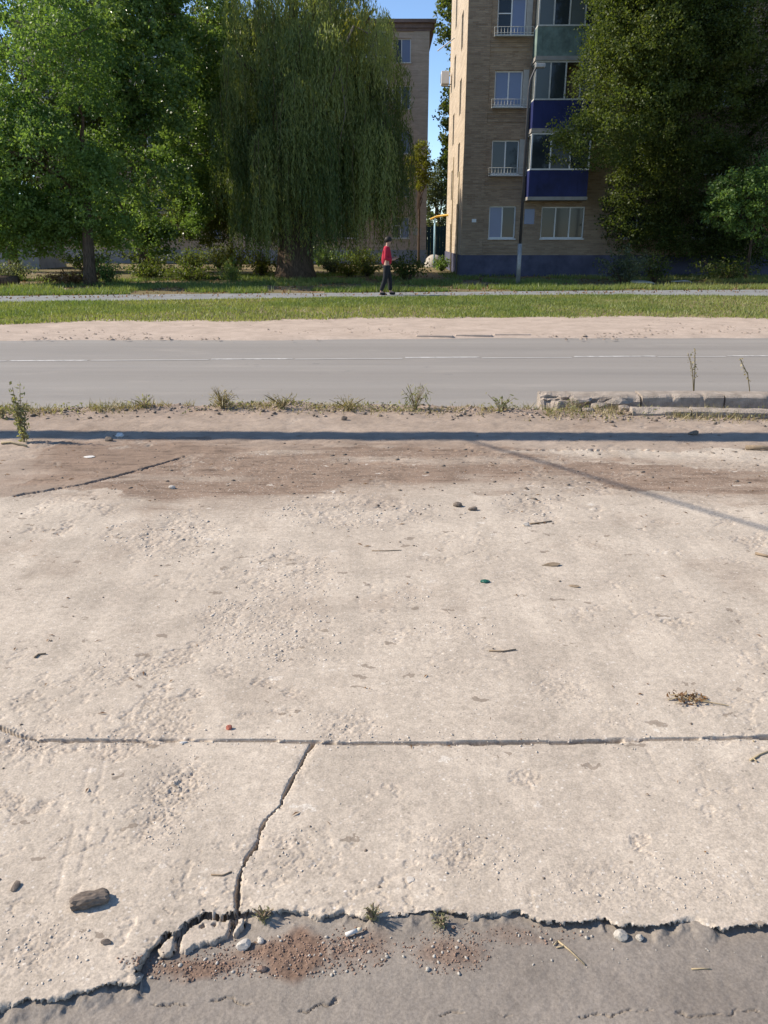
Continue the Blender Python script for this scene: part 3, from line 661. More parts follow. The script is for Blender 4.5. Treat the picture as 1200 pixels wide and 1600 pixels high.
balcony(A1, 2.82, 5.4, 3.42 + STEP, 'blue', 'oldwhite', ('glass_grey', 'glass', 'glass'), 4, (2,))
balcony(A1, 2.82, 5.4, 3.42 + 2 * STEP, 'green', 'oldwhite', ('glass_grey', 'glass'), 4)
balcony(A1, 2.82, 5.4, 3.42 + 3 * STEP, 'blue', 'white', ('glass', 'glass'), 4)
for k in (1, 2, 3, 4): balcony(A1, 15.2, 18.2, 3.42 + (k - 1) * STEP, ('blue', 'green')[k % 2], 'white', ('glass', 'glass_grey'), 4)
MB().box(.46, .66, -.085, -.066, 2.38, 2.52).build('number_plate', M['white'], A1)
MB().box(2.86, 3.32, -.02, -.003, 2.3, 2.95).build('notice_board', M['glass_blue'], A1)
for x, z1 in ((1.1, 4.6), (5.4, 5.6)):
    t = MB().tube([(-.10, x, .0), (-.10, x, z1)], .035, 8); t.build('downpipe', M['yellowgrey'], A1, True)
# distant block
A2 = empty('apartment_block', (2.97, 58.0, 0), 0); tag(A2, 'five storey pinkish brick apartment block standing behind the weeping willow', 'building')
L2 = 27.0; c2 = []; x = -1.2
holes2 = []; win2 = []; bal2 = []
for m_ in range(4):
    b0 = -m_ * 6.6
    win2 += [(b0 - 2.42, b0 - 1.2), (b0 - 6.0, b0 - 4.8)]; bal2.append((b0 - 5.6, b0 - 2.72))
T2 = 14.4
for k in range(5):
    for a, b_ in win2[0::2] + (win2[1::2] if k == 0 else []): holes2.append((a, b_, ZS + k * STEP, ZS + k * STEP + 1.4))
w = MB(); wall_holes(w, 0.0, 0.9, T2, holes2, x0=-L2)
w.add([(0, 0, .9), (0, 11, .9), (0, 11, T2), (0, 0, T2)], [(0, 1, 2, 3)]); w.add([(-L2, 0, .9), (-L2, 11, .9), (-L2, 11, T2), (-L2, 0, T2)], [(3, 2, 1, 0)]); w.add([(0, 11, .9), (-L2, 11, .9), (-L2, 11, T2), (0, 11, T2)], [(0, 1, 2, 3)])
w.build('wall', M['brick2'], A2)
MB().box(-L2 + .25, -.25, .25, 10.7, .2, T2 - .2).build('interior', M['dark'], A2)
MB().box(-L2 - .05, .05, -.05, 11.05, -.2, .9).build('plinth', M['plinth_grey'], A2)
cn = MB().box(-L2 - .1, .1, -.1, 11.1, T2, T2 + .16); cn.box(-L2 - .2, .2, -.2, 11.2, T2 + .161, T2 + .42); cn.box(-L2 - .42, .42, -.42, 11.4, T2 + .421, T2 + .62); cn.build('cornice', M['roofing'], A2)
MB().box(-1.0, 0.0, -.06, -.002, .901, T2 - .002).build('corner_pier', M['brick2'], A2)
for k in range(5):
    z = ZS + k * STEP
    for i, (a, b_) in enumerate(win2[0::2]):
        window(A2, a, b_, z, z + 1.4, 2, [('glass', 'glass_blue'), ('glass_grey', 'glass')][(k + i) % 2], transom=(0,) if k == 0 else None)
    if k == 0:
        for a, b_ in win2[1::2]: window(A2, a, b_, z, z + 1.4, 2, ('glass', 'glass'))
    else:
        for i, (a, b_) in enumerate(bal2): balcony(A2, a, b_, 3.42 + (k - 1) * STEP, ('blue', 'oldwhite')[i % 2], 'white', ('glass_grey', 'glass'), 4)
MB().box(-0.95, -0.35, -.075, -.061, 1.9, 2.35).build('notice_board', M['plaster'], A2)
# on the end wall: air conditioner and aerial
c_, s_ = math.cos(R(-1)), math.sin(R(-1))
def A1w(x, y, z): return (3.57 + c_ * x - s_ * y, 38 + s_ * x + c_ * y, z)
ac = empty('air_conditioner', A1w(-.03, 10.6, 9.75), R(-1)); tag(ac, 'white air conditioner unit on the sunlit end wall of the brick block', 'air conditioner')
MB().box(-.55, -.12, -.42, .42, 0, .62).build('casing', M['white'], ac, bevel=.02)
fr = MB().tube([(-.552, 0, .31), (-.575, 0, .31)], .24, 18); fr.build('fan_grille', M['metal'], ac)
br = MB()
for yy in (-.3, .3): br.box(-.5, -.002, yy - .02, yy + .02, -.05, -.005)
br.build('bracket', M['metal'], ac)
ae = MB().tube([A1w(-.02, 8.6, 11.6), A1w(-.9, 8.6, 11.0)], .03, 6); tag(ae.build('aerial_rod', M['oldwhite']), 'thin pale rod sticking out of the brick end wall above the air conditioner', 'aerial')
# gas pipe between the blocks
gp = empty('gas_pipe', (*G(678, 418.5), 0)); gl = gp.location
D_ = gl.y; topz = at(676, 340, D_)[2]; e1 = at(703, 334, D_ - 1.5)
tag(gp, 'yellow gas pipe on a light blue post beside the brick block', 'pipe')
MB().tube([(0, 0, 0), (0, 0, topz - .03)], .055, 8).build('post', M['skyblue'], gp, True)
MB().tube([(-.28, .0, topz - .10), (.12, 0, topz + .06), (.55, -.3, topz + .12), (e1[0] - gl.x + .4, -1.5, topz + .12)], .065, 8).build('pipe', M['yellow'], gp, True)
# concrete half ball, fence
g = G(674, 417); hb = MB().ball((0, 0, 0), (.62, .62, .72), 20, 14); o = hb.build('concrete_dome', M['stone'], None, True); o.location = (g[0] + .15, g[1], .02)
tag(o, 'pale concrete half dome on the ground by the blue gas post', 'bollard')
fe = empty('fence', (4.6, 66, 0)); tag(fe, 'dark teal board fence across the gap between the two blocks', 'fence')
for k in range(22):
    MB().box(-2.6 + k * .25, -2.6 + k * .25 + .235, 0, .03, .05, 2.55 + .04 * ((k * 7) % 3)).build('board', M['fence'], fe)
for z in (.5, 2.0): MB().box(-2.6, 2.9, .031, .09, z, z + .1).build('rail', M['fence'], fe)
# street lamp in front of the near block
lp = G(809, 446); lo = empty('street_lamp', (lp[0], lp[1], 0)); tag(lo, 'slim grey steel lamp post with a small head in front of the balconies', 'street lamp')
lh = at(826, 125, lp[1])[2]
MB().tube([(0, 0, 0), (0, 0, 1.5)], [.085, .08], 12).build('base_sleeve', M['metal'], lo, True)
MB().tube([(0, 0, 1.48), (.02, 0, lh - .3), (.05, 0, lh), (.18, -.02, lh + .32), (.28, -.05, lh + .42)], [.055, .045, .042, .035, .03], 10).build('pole', M['darkmetal'], lo, True)
hd = MB(); hd.box(.18, .52, -.16, .06, lh + .36, lh + .50); hd.build('lamp_head', M['metal'], lo, bevel=.03)
# pale shed at the far left
s0 = at(-60, 415, 47); s1 = at(62, 415, 47); sh = empty('shed', (s0[0], 47, 0)); tag(sh, 'low whitewashed shed with a dark flat roof at the far left', 'shed')
W_ = s1[0] - s0[0]
MB().box(0, W_, 0, 4, 0, 2.3).build('wall', simple('whitewash', (.30, .31, .32), .9, .2, 1.5), sh)
MB().box(-.2, W_ + .2, -.25, 4.2, 2.301, 2.48).build('roof', M['roofing'], sh)
MB().box(W_ * .3, W_ * .3 + .9, -.03, -.003, .02, 1.95).build('door', M['plinth_grey'], sh)

# ---------------------------------------------------------------- trees
def leaves(name, C, size, material, parent, asp=0.6, up=0.35, tint=None, down=None):
    n = len(C); C = np.asarray(C)
    ax = RNG.normal(size=(n, 3)); 
    if down is not None: ax = ax * 0.35; ax[:, 2] -= down
    else: ax[:, 2] -= 0.35
    ax /= np.linalg.norm(ax, axis=1, keepdims=True)
    nn = RNG.normal(size=(n, 3)); nn[:, 2] += up * 2
    b_ = np.cross(nn, ax); b_ /= np.linalg.norm(b_, axis=1, keepdims=True) + 1e-9
    s = (size * RNG.uniform(0.65, 1.35, n))[:, None]
    p0 = C - ax * s * .5; p2 = C + ax * s * .5; w_ = b_ * s * asp * .5; mid = C - ax * s * .08
    V = np.stack([p0, mid + w_, p2, mid - w_], 1).reshape(-1, 3)
    t = RNG.uniform(0, 1, n) if tint is None else np.clip(tint, 0, 1)
    return npmesh(name, V, np.arange(4 * n).reshape(-1, 4), material, parent, False, np.repeat(t, 4))
def crown_points(lobes, nclump, per, cr, flat=0.7, gap=0.40, seed=0, shell=0.55):
    """clump centres in the shell of a union of ellipsoids; leaf positions round them"""
    vol = np.array([l[3] * l[4] * l[5] for l in lobes]) ** 0.8; pk = RNG.choice(len(lobes), nclump, p=vol / vol.sum())
    Lb = np.array(lobes)[pk]
    d = RNG.normal(size=(nclump, 3)); d /= np.linalg.norm(d, axis=1, keepdims=True)
    r = shell + (1.02 - shell) * RNG.uniform(0, 1, nclump) ** 0.6
    lump = 0.66 + 0.66 * fbm(d[:, 0] * 2 + pk * 3.1, d[:, 2] * 2 + d[:, 1] * 1.7, 1.6, 3, seed)
    C = Lb[:, :3] + d * Lb[:, 3:6] * (r * lump)[:, None]
    k = fbm(C[:, 0] + C[:, 1] * .7, C[:, 2] - C[:, 1] * .4, 0.75, 3, seed + 5) > gap; C = C[k]; d = d[k]
    n = len(C); q = RNG.normal(size=(n, per, 3)); q /= np.linalg.norm(q, axis=2, keepdims=True)
    rad = cr * RNG.uniform(.55, 1.3, n)[:, None, None] * RNG.uniform(0, 1, (n, per, 1)) ** 0.5
    q = q * rad; q[..., 2] *= flat; q[..., 2] -= 0.25 * np.hypot(q[..., 0], q[..., 1])
    tn = np.repeat(fbm(C[:, 0], C[:, 2] + C[:, 1], 0.6, 3, seed + 9)[:, None], per, 1) * .9 - .15
    return (C[:, None, :] + q).reshape(-1, 3), (tn + RNG.uniform(-.15, .45, (n, per))).reshape(-1), C
def sprays(C, n_l, length, root=None):
    """leafy shoots: leaves lined up along arching twigs that start at the points C and point outward"""
    pass
def limb_curve(a, b_, sag=0.0, n=7, wob=0.15):
    a = Vector(a); b_ = Vector(b_); out = []
    for i in range(n):
        t = i / (n - 1); p = a.lerp(b_, t); p.z += math.sin(t * math.pi) * sag
        if 0 < i < n - 1: p += Vector((random.uniform(-wob, wob), random.uniform(-wob, wob), random.uniform(-wob, wob) * .5))
        out.append(p)
    return out
def tree(label, base, lobes, trunk_top, r0, leaf, lsize, nclump, per, cr, bark='bark', seed=0, gap=.40, name='tree', cat='tree', nlimb=9, lean=(0, 0), shell=.55, asp=.6, group=None, flat=.7):
    t = empty(name, (base[0], base[1], 0)); tag(t, label, cat, group)
    lb = [(l[0] - base[0], l[1] - base[1], *l[2:]) for l in lobes]
    tp = [(0, 0, -.1), (lean[0] * .15, lean[1] * .1, trunk_top * .12), (lean[0] * .5, lean[1] * .5, trunk_top * .5), (lean[0], lean[1], trunk_top)]
    MB().tube(tp, [r0 * 1.45, r0 * 1.02, r0 * .85, r0 * .55], 12).build('trunk', M[bark], t, True)
    P, tn, C = crown_points(lb, nclump, per, cr, flat, gap, seed, shell)
    leaves('crown', P, lsize, M[leaf], t, asp, tint=tn)
    for k in range(nlimb):
        e = C[random.randrange(len(C))]; st = random.uniform(.45, 1.0)
        a = Vector(tp[2]).lerp(Vector(tp[3]), max(0, (st - .5) * 2))
        pts = limb_curve(a, e, .4)
        MB().tube(pts, [r0 * .42 * (1 - i / 6.5) + .012 for i in range(7)], 7).build('limb', M[bark], t, True)
    tw = MB()
    for k in range(nlimb * 5):
        e = C[random.randrange(len(C))]; f = C[random.randrange(len(C))]
        if (Vector(e) - Vector(f)).length < 2.2: tw.tube(limb_curve(e, f, -.1, 4, .08), [.022, .016, .012, .006], 4, False)
    if tw.v: tw.build('twigs', M[bark], t)['kind'] = 'stuff'
    return t
def LB(px, py, Y, rx, ry, rz):                    # a crown lobe about the place seen at a photo point
    p = at(px, py, Y); return (p[0], p[1], p[2], rx, ry, rz)

# left maple: low leafy crown, trunk at the path
b = G(141, 446)
tree('broad light green tree with a brown trunk, leftmost by the path', b, [LB(60, 230, 30.5, 2.6, 2.3, 2.2), LB(75, 100, 31, 2.5, 2.4, 2.6), LB(-50, 170, 31, 2.2, 2.2, 2.2), LB(140, 300, 30.5, 1.3, 1.5, 1.3), LB(60, 325, 31, 1.8, 1.6, 1.2), LB(-20, 300, 31, 1.8, 1.8, 1.9), LB(100, 350, 31.5, 1.3, 1.2, .9), LB(30, 365, 31.2, 1.6, 1.3, .8), LB(185, 360, 32, .9, .9, .7)],
     4.2, .22, 'leaf_maple', .12, 2600, 46, .44, seed=3, gap=.41, lean=(.2, .3))
b = at(20, 400, 43)
tree('dense dark tree standing behind the leftmost tree, beyond the shed roof', (b[0], 43), [LB(50, 180, 43, 3.0, 2.2, 3.2), LB(130, 100, 43, 2.8, 2.2, 3.2), LB(-30, 250, 43, 2.6, 2.2, 2.6), LB(90, 290, 43, 3.0, 2.0, 2.0), LB(170, 250, 43, 2.4, 2.0, 2.4), LB(120, -20, 43, 2.6, 2.2, 2.6), LB(20, 340, 43, 2.6, 1.8, 1.2)],
     6, .25, 'leaf_elm', .14, 2300, 40, .55, seed=93, gap=.33)
# poplar with bright leaves
b = G(226, 424)
tree('tall poplar with shiny bright leaves between the leftmost tree and the willow', b, [LB(232, 110, 33.2, 1.5, 1.7, 3.0), LB(300, 200, 37, 1.8, 1.8, 2.8), LB(215, -50, 33.5, 1.7, 1.8, 2.6), LB(310, 50, 37.2, 1.8, 1.8, 2.8), LB(225, 260, 33.6, 1.6, 1.6, 2.0), LB(270, 320, 36.5, 1.9, 1.8, 1.6), LB(170, 340, 37, 1.6, 1.5, 1.2), LB(260, 372, 36.5, 1.4, 1.3, .8)],
     6.0, .22, 'leaf_poplar', .125, 2700, 44, .40, seed=13, gap=.41, asp=.8, bark='bark')
b = G(331, 411)
tree('slender dark tree directly left of the weeping willow', b, [LB(330, 200, 40, 1.9, 1.6, 2.6), LB(345, 90, 41, 1.8, 1.6, 2.6), LB(310, 300, 39.5, 1.9, 1.5, 1.8), LB(370, 290, 40, 1.6, 1.5, 1.8), LB(400, 170, 41, 1.7, 1.5, 2.4), LB(320, 352, 39.5, 1.6, 1.3, .8), LB(395, 330, 40, 1.3, 1.2, 1.3)],
     5.0, .16, 'leaf_elm', .10, 2400, 44, .45, seed=23, gap=.33)
# weeping willow
def willow():
    Yw = 33.0; c = G(462, 436); t = empty('weeping_willow', (c[0], c[1], 0)); tag(t, 'large weeping willow with long hanging branches in front of the distant block', 'tree')
    MB().tube([(0, 0, -.1), (0, 0, .5), (.1, 0, 2.0), (.2, .1, 4.2), (.3, .2, 6)], [1.0, .82, .70, .62, .45], 14).build('trunk', M['bark'], t, True)
    cx = at(490, 200, c[1])[0] - c[0]
    heads = []; tips = []; V_ = []; W = []; T = []
    strands = MB()
    tiers = ((12.6, 6, .5, 1.9, 3.2), (10.9, 9, 1.6, 2.8, 3.6), (9.0, 12, 2.2, 3.3, 3.6), (7.2, 12, 2.5, 3.5, 4.6), (5.6, 12, 2.6, 3.5, 4.8), (6.0, 7, .6, 1.8, 4.2), (9.5, 5, .4, 1.5, 4.0))
    for ti, (zt_, cnt, r0_, r1_, len_) in enumerate(tiers):
        for k in range(cnt):
            a = 2 * math.pi * (k + random.uniform(-.28, .28)) / cnt + ti * .7; rr = random.uniform(r0_, r1_)
            hx = cx + math.cos(a) * rr; hy = math.sin(a) * rr; top = zt_ + random.uniform(-.7, .7)
            pts = limb_curve((.25, .15, min(6, top * random.uniform(.42, .6))), (hx, hy, top - .15), .5, 8)
            if k % 2 == 0: MB().tube(pts, [.20 * (1 - i / 8.2) + .018 for i in range(8)], 6).build('limb', M['bark'], t, True)
            Rd = random.uniform(.55, 1.0); ln0 = len_ * random.uniform(.75, 1.2); base_t = random.choice([random.uniform(0, .2), random.uniform(.15, .5), random.uniform(.5, .9)])
            for s in range(115):
                q = random.uniform(0, 6.28); rad = Rd * math.sqrt(random.random()); ca, sa = math.cos(q), math.sin(q)
                x0 = hx + ca * rad; y0 = hy + sa * rad; z0 = top - .75 * rad * rad / Rd + random.uniform(-.15, .1)
                ln = ln0 * random.uniform(.45, 1.1) * (1.15 - .35 * rad / Rd); end = max(z0 - ln, random.uniform(.6, 1.9)); ln = max(.6, z0 - end); m = int(ln / .075)
                u = np.linspace(0, 1, m); out_ = random.uniform(.0, .22)
                X = x0 + ca * out_ * np.minimum(1, u * 3) + random.uniform(-.2, .2) * u + .05 * np.sin(u * 8 + q); Y = y0 + sa * out_ * np.minimum(1, u * 3) + random.uniform(-.2, .2) * u
                V_.append(np.stack([X, Y, z0 - ln * u], -1) + RNG.normal(size=(m, 3)) * np.array([.035, .035, .03]))
                T.append(np.clip(base_t + RNG.uniform(-.2, .3, m), 0, 1))
                if s % 30 == 0: strands.tube([(X[i], Y[i], z0 - ln * u[i]) for i in (0, m // 3, 2 * m // 3, m - 1)], [.012, .009, .006, .003], 3, False)
    C = np.concatenate(V_); TN = np.concatenate(T)
    leaves('crown', C, .16, M['leaf_willow'], t, .195, 0, TN, down=1.0)
    strands.build('hanging_twigs', M['bark'], t)
    # broken pale bough hanging in the crown
    p0 = at(553, 40, c[1] - 3.2); p1 = at(528, 95, c[1] - 3.3); p2 = at(505, 170, c[1] - 3.4); q1 = at(533, 120, c[1] - 3.3); q2 = at(540, 175, c[1] - 3.3); q3 = at(528, 235, c[1] - 3.3)
    o = c
    bb = MB()
    loc = lambda p: (p[0] - c[0], p[1] - c[1], p[2])
    bb.tube([loc(p) for p in (at(575, 52, c[1] - 3.1), p0, p1, p2)], [.03, .05, .05, .02], 6); bb.tube([loc(p) for p in (p1, q1, q2, q3)], [.04, .03, .025, .01], 6)
    Q = []
    for p in (at(560, 45, c[1] - 3.1), p0, p1, at(540, 70, c[1] - 3.2), at(520, 130, c[1] - 3.3)): Q.append(np.array(loc(p))[None] + RNG.normal(size=(190, 3)) * np.array([.28, .2, .38]))
    leaves('withered_leaves', np.concatenate(Q), .16, M['leaf_yellow'], t, .22, 0, None, down=.8)
    bb.build('broken_bough', M['bark_pale'], t, True)
willow()
# right-hand big elm
b = G(1062, 428)
tree('large dark elm hiding the right half of the near brick block', b, [LB(985, 130, 33.5, 2.2, 2.0, 2.4), LB(1022, 30, 33.5, 2.5, 2.2, 2.2), LB(1030, -60, 34, 2.8, 2.6, 2.4), LB(928, 218, 33.3, 1.8, 1.5, 1.1), LB(1090, 150, 35, 2.6, 2.4, 3.2), LB(1170, 40, 34, 2.8, 2.4, 3.0), LB(1230, 200, 34.5, 2.6, 2.4, 2.6), LB(1080, 280, 36.0, 2.0, 1.3, 1.8), LB(1110, 350, 36.4, 3.0, 1.1, 1.5), LB(1040, -100, 35, 3.4, 3, 2.4), LB(1000, 300, 36.2, 1.5, 1.0, 1.1), LB(1010, 220, 35.8, 1.8, 1.3, 1.8), LB(1190, 340, 36, 2.2, 1.2, 1.6), LB(1060, 70, 34.5, 2.4, 2.2, 2.6), LB(985, 345, 36.6, 1.4, .9, 1.2), LB(1050, 375, 36.6, 1.7, .9, .9), LB(1160, 385, 36.4, 1.9, 1.0, .9)],
     7.0, .34, 'leaf_elm', .10, 6600, 48, .46, seed=33, gap=.31, nlimb=14)
# younger ash in front of it at the right edge
b = G(1165, 438)
tree('small yellow green tree in front of the dark elm at the right edge', b, [LB(1160, 320, 31.5, 1.3, 1.0, 1.35), LB(1190, 290, 31.5, 1.0, 1.0, 1.0), LB(1130, 295, 31.5, .8, .8, .6), LB(1230, 340, 32, 1.2, 1.0, 1.6)],
     2.6, .07, 'leaf_maple', .13, 340, 34, .30, seed=43, gap=.30, nlimb=7, asp=.45, shell=.35)
# tree behind the near block showing in the gap
tree('dark poplar behind the near block, its leaves edging the sky gap', (5.9, 56.0), [LB(716, 30, 56, 1.25, 1.5, 2.6), LB(712, 170, 56, 1.05, 1.4, 2.6), LB(714, -70, 56, 1.5, 1.5, 2.4), LB(722, 250, 56, 1.5, 1.5, 2.2)], 9, .25, 'leaf_elm', .17, 700, 34, .45, seed=53, gap=.40, asp=.8)
tree('grey green tree beyond the fence in the gap between the blocks', (4.6, 70.0), [LB(688, 325, 70, 1.5, 1.6, 1.9), LB(694, 275, 70, 1.3, 1.4, 1.4), LB(676, 290, 70, .9, 1, 1.0), LB(696, 370, 70, 1.6, 1.5, 1.4)], 3.5, .18, 'leaf_grey', .17, 420, 36, .50, seed=63, gap=.33)
tree('yellow green tree beside the corner of the distant block', (2.25, 53.0), [LB(656, 262, 53, .8, .8, 1.2), LB(660, 235, 53, .5, .5, .6)], 5.6, .08, 'leaf_yellow', .14, 110, 30, .36, seed=73, gap=.30, nlimb=4)
X, Y = _fallen; tag(leaves('fallen_leaves', np.stack([X, Y, np.full(len(X), .03)], -1), .085, M['leaf_dry'], None, .6, 3.0), kind='stuff')
X = np.arange(-90, 90, 5.5); lob = []
Pf = []
for x in X: lob.append((x, 120 + random.uniform(-8, 8), random.uniform(2.5, 4.5), random.uniform(3.5, 5.5), 3, random.uniform(3.5, 6.5)))
P, tn, C = crown_points(lob, 2300, 22, 1.1, .8, .34, 83, .4)
tag(leaves('distant_woodland', P, .55, M['leaf_elm'], None, .7, tint=tn), kind='stuff')

# ---------------------------------------------------------------- shrubs and the like
def shrub(name, label, px, py, r, hgt, leaf, lsize, n, cat='shrub', per=16, stems=7, group=None, asp=.45, Y=None, sweep=.25):
    g = G(px, py) if Y is None else (at(px, py, Y)[0], Y)
    t = empty(name, (g[0], g[1], 0)); tag(t, label, cat, group)
    P = []; st = MB()
    for k in range(n):
        a = random.uniform(0, 6.28); rr = r * math.sqrt(random.random()); z = hgt * random.uniform(.55, 1.0) * (1 - .35 * (rr / r) ** 2)
        tip = Vector((math.cos(a) * rr, math.sin(a) * rr, z)); root = Vector((math.cos(a) * rr * .15, math.sin(a) * rr * .15, 0))
        u = np.linspace(.25, 1, per)[:, None]
        base_ = np.array(root)[None] * (1 - u) + np.array(tip)[None] * u; base_[:, :2] += (np.array(tip)[:2] * sweep)[None] * (u ** 2); base_[:, 2] -= (sweep * .5 * hgt) * (u[:, 0] ** 3)
        P.append(base_ + RNG.normal(size=(per, 3)) * lsize * .55)
        if k < stems * 3: st.tube([tuple(root), tuple(root.lerp(tip, .5) + Vector((0, 0, .03))), tuple(base_[-1])], [.014 * (.5 + hgt / 2), .009 * (.5 + hgt / 2), .003], 5, False)
    leaves('foliage', np.concatenate(P), lsize, M[leaf], t, asp)
    st.build('stems', M['bark'], t)
    return t
shrub('elm_shrub', 'leafy elm shoots growing below the brick wall, right of the three pane window', 975, 437, 1.05, 1.75, 'leaf_grey', .13, 70, per=20, Y=32)
shrub('elm_shrub', 'darker small shrub just right of the leafy elm shoots', 1022, 438, .6, 1.5, 'leaf_elm', .12, 40, Y=33)
shrub('garden_shrub', 'dark round shrub behind the person in the red jacket', 636, 430, .85, 1.5, 'leaf_elm', .13, 80, Y=34.5)
shrub('garden_shrub', 'yellow green bush at the left foot of the willow', 408, 428, .75, 1.5, 'leaf_yellow', .13, 70, Y=37)
shrub('garden_shrub', 'tall yellowing bush between the slim dark tree and the willow', 366, 425, .95, 2.1, 'leaf_yellow', .13, 90, Y=40)
shrub('garden_shrub', 'grey green bush at the far left edge beyond the path', 16, 436, 1.0, 1.1, 'leaf_grey', .12, 80, Y=34)
shrub('garden_shrub', 'low bright bush between the willow trunk and the person', 545, 430, .6, .95, 'leaf_yellow', .12, 55, Y=37)
shrub('garden_shrub', 'grey leaved bush right of the willow trunk', 520, 428, .7, 1.25, 'leaf_grey', .13, 60, Y=40)
shrub('garden_shrub', 'dark bush right behind the red jacket shoulder', 575, 428, .6, 1.0, 'leaf_elm', .12, 50, Y=38)
shrub('garden_shrub', 'fresh green clump between the blue gas post and the brick block', 690, 418, .45, 1.0, 'leaf_maple', .14, 40, Y=44)
shrub('garden_shrub', 'ragged dark bush under the poplar', 232, 436, 1.0, 1.1, 'leaf_elm', .12, 80, Y=35)
shrub('garden_shrub', 'long shaded bush between the poplar trunk and the slim dark tree', 300, 438, 1.3, .95, 'leaf_elm', .12, 90, Y=34)
shrub('garden_shrub', 'bushy sapling at the right foot of the leftmost tree', 168, 440, .6, 1.3, 'leaf_poplar', .11, 60, Y=32)
shrub('garden_shrub', 'shaded shrub below the right elm near the edge of the photo', 1130, 436, 1.4, 1.2, 'leaf_elm', .12, 80, Y=34)
for px_, Y_, h_, r_, lf, lb_ in ((85, 44, 1.7, 1.5, 'leaf_elm', 'broad dark bush behind the leftmost tree, in front of the shed corner'), (195, 45, 1.9, 1.6, 'leaf_elm', 'green bush against the distant wall, left of the poplar trunk'), (270, 46, 1.6, 1.3, 'leaf_elm', 'dark bush against the distant wall, right of the poplar trunk'), (318, 46, 2.0, .8, 'leaf_grey', 'grey bush against the distant wall, left of the slim dark tree'), (500, 48, 1.9, 1.3, 'leaf_poplar', 'green bush against the distant wall, right of the willow trunk'), (560, 50, 1.6, 1.4, 'leaf_elm', 'wide dark bush at the distant wall, left of the person')):
    shrub('garden_shrub', lb_, px_, 0, r_, h_, lf, .16, 80, Y=Y_, group='bushes along the distant wall')
shrub('dry_brush', 'reddish dry brushwood heap left of the leftmost tree trunk', 112, 443, 1.0, .62, 'leaf_dry', .11, 90, 'brushwood', Y=31)
shrub('tall_grass_clump', 'tall grassy clump at the foot of the slim dark tree', 362, 440, .4, .95, 'grass', .22, 50, 'plant', asp=.12, Y=33)
lg = G(12, 446); MBl = MB().tube([(-1.4, 0, .16), (-.3, .05, .17), (.4, 0, .16)], [.22, .21, .19], 10)
o = MBl.build('log', M['bark'], None, True); o.location = (lg[0], lg[1], 0); tag(o, 'dark fallen log lying beyond the path at the far left', 'log')
def chunk(name, label, cat, px, py, size, m, seed, z=None, Y=None, group=None, rz=0.0, sub=2, rough=.22, sink=.25, boxy=0.0):
    """an irregular broken lump"""
    import bmesh
    bm = bmesh.new(); bmesh.ops.create_icosphere(bm, subdivisions=sub, radius=1.0)
    rs = random.Random(seed); ks = [(Vector((rs.gauss(0, 1), rs.gauss(0, 1), rs.gauss(0, 1))).normalized(), rs.uniform(.55, .9)) for _ in range(9)]
    for v in bm.verts:
        if boxy: v.co = v.co.lerp(v.co / max(abs(v.co.x), abs(v.co.y), abs(v.co.z)), boxy)
        for d, c in ([] if boxy else ks):
            q = v.co.dot(d)
            if q > c: v.co -= d * (q - c)
        v.co *= 1 + rs.uniform(-rough, rough) * .25
        v.co = Vector((v.co.x * size[0] / 2, v.co.y * size[1] / 2, v.co.z * size[2] / 2 * 1.0))
    me = bpy.data.meshes.new(name); bm.to_mesh(me); bm.free(); me.materials.append(m)
    g = G(px, py) if Y is None else (at(px, py, Y)[0], Y)
    if z is None: z = hz(*g) if g[1] < 8 else .01
    o = link(bpy.data.objects.new(name, me)); o.location = (g[0], g[1], z + size[2] * (.5 - sink)); o.rotation_euler = (rs.uniform(-.08, .08), rs.uniform(-.08, .08), rz)
    return tag(o, label, cat, group)
chunk('concrete_scrap', 'flat pale concrete slab lying in the dry grass beyond the path, near the elm shoots', 'rubble', 1003, 443, (1.3, .7, .16), M['stone'], 5, 0.02)
chunk('concrete_scrap', 'second flat slab in the dry grass, under the dark elm', 'rubble', 1066, 442, (1.0, .5, .12), M['stone'], 6, 0.02)

def far_bits(name, n, size, m, y0, y1, thr, z):
    X = RNG.uniform(-9, 9, n); Y = RNG.uniform(y0, y1, n); k = fbm(X * .5, Y, 1.1, 4, len(name)) > thr; X, Y = X[k], Y[k]; n = len(X)
    a = RNG.uniform(0, 6.28, n); s_ = lsz_(n, *size); P = []
    for q in range(5): P.append(np.stack([X + np.cos(a + q * 1.257) * s_ * RNG.uniform(.6, 1.3, n), Y + np.sin(a + q * 1.257) * s_ * RNG.uniform(.4, .9, n), np.full(n, z)], -1))
    P.append(np.stack([X, Y, z + s_ * RNG.uniform(.3, .9, n)], -1))
    V = np.stack(P, 1).reshape(-1, 3); b_ = np.arange(n)[:, None, None] * 6
    F = (np.array([[q, (q + 1) % 5, 5] for q in range(5)])[None] + b_).reshape(-1, 3)
    return tag(npmesh(name, V, F, m), kind='stuff')
lsz_ = lambda n, lo, hi: np.exp(RNG.uniform(math.log(lo), math.log(hi), n))
far_bits('shoulder_clods', 1500, (.012, .055), M['dirtclod'], 14.0, 17.6, .52, -.02)
far_bits('roadside_clods', 700, (.010, .04), M['darkstone'], 14.1, 15.2, .54, -.03)
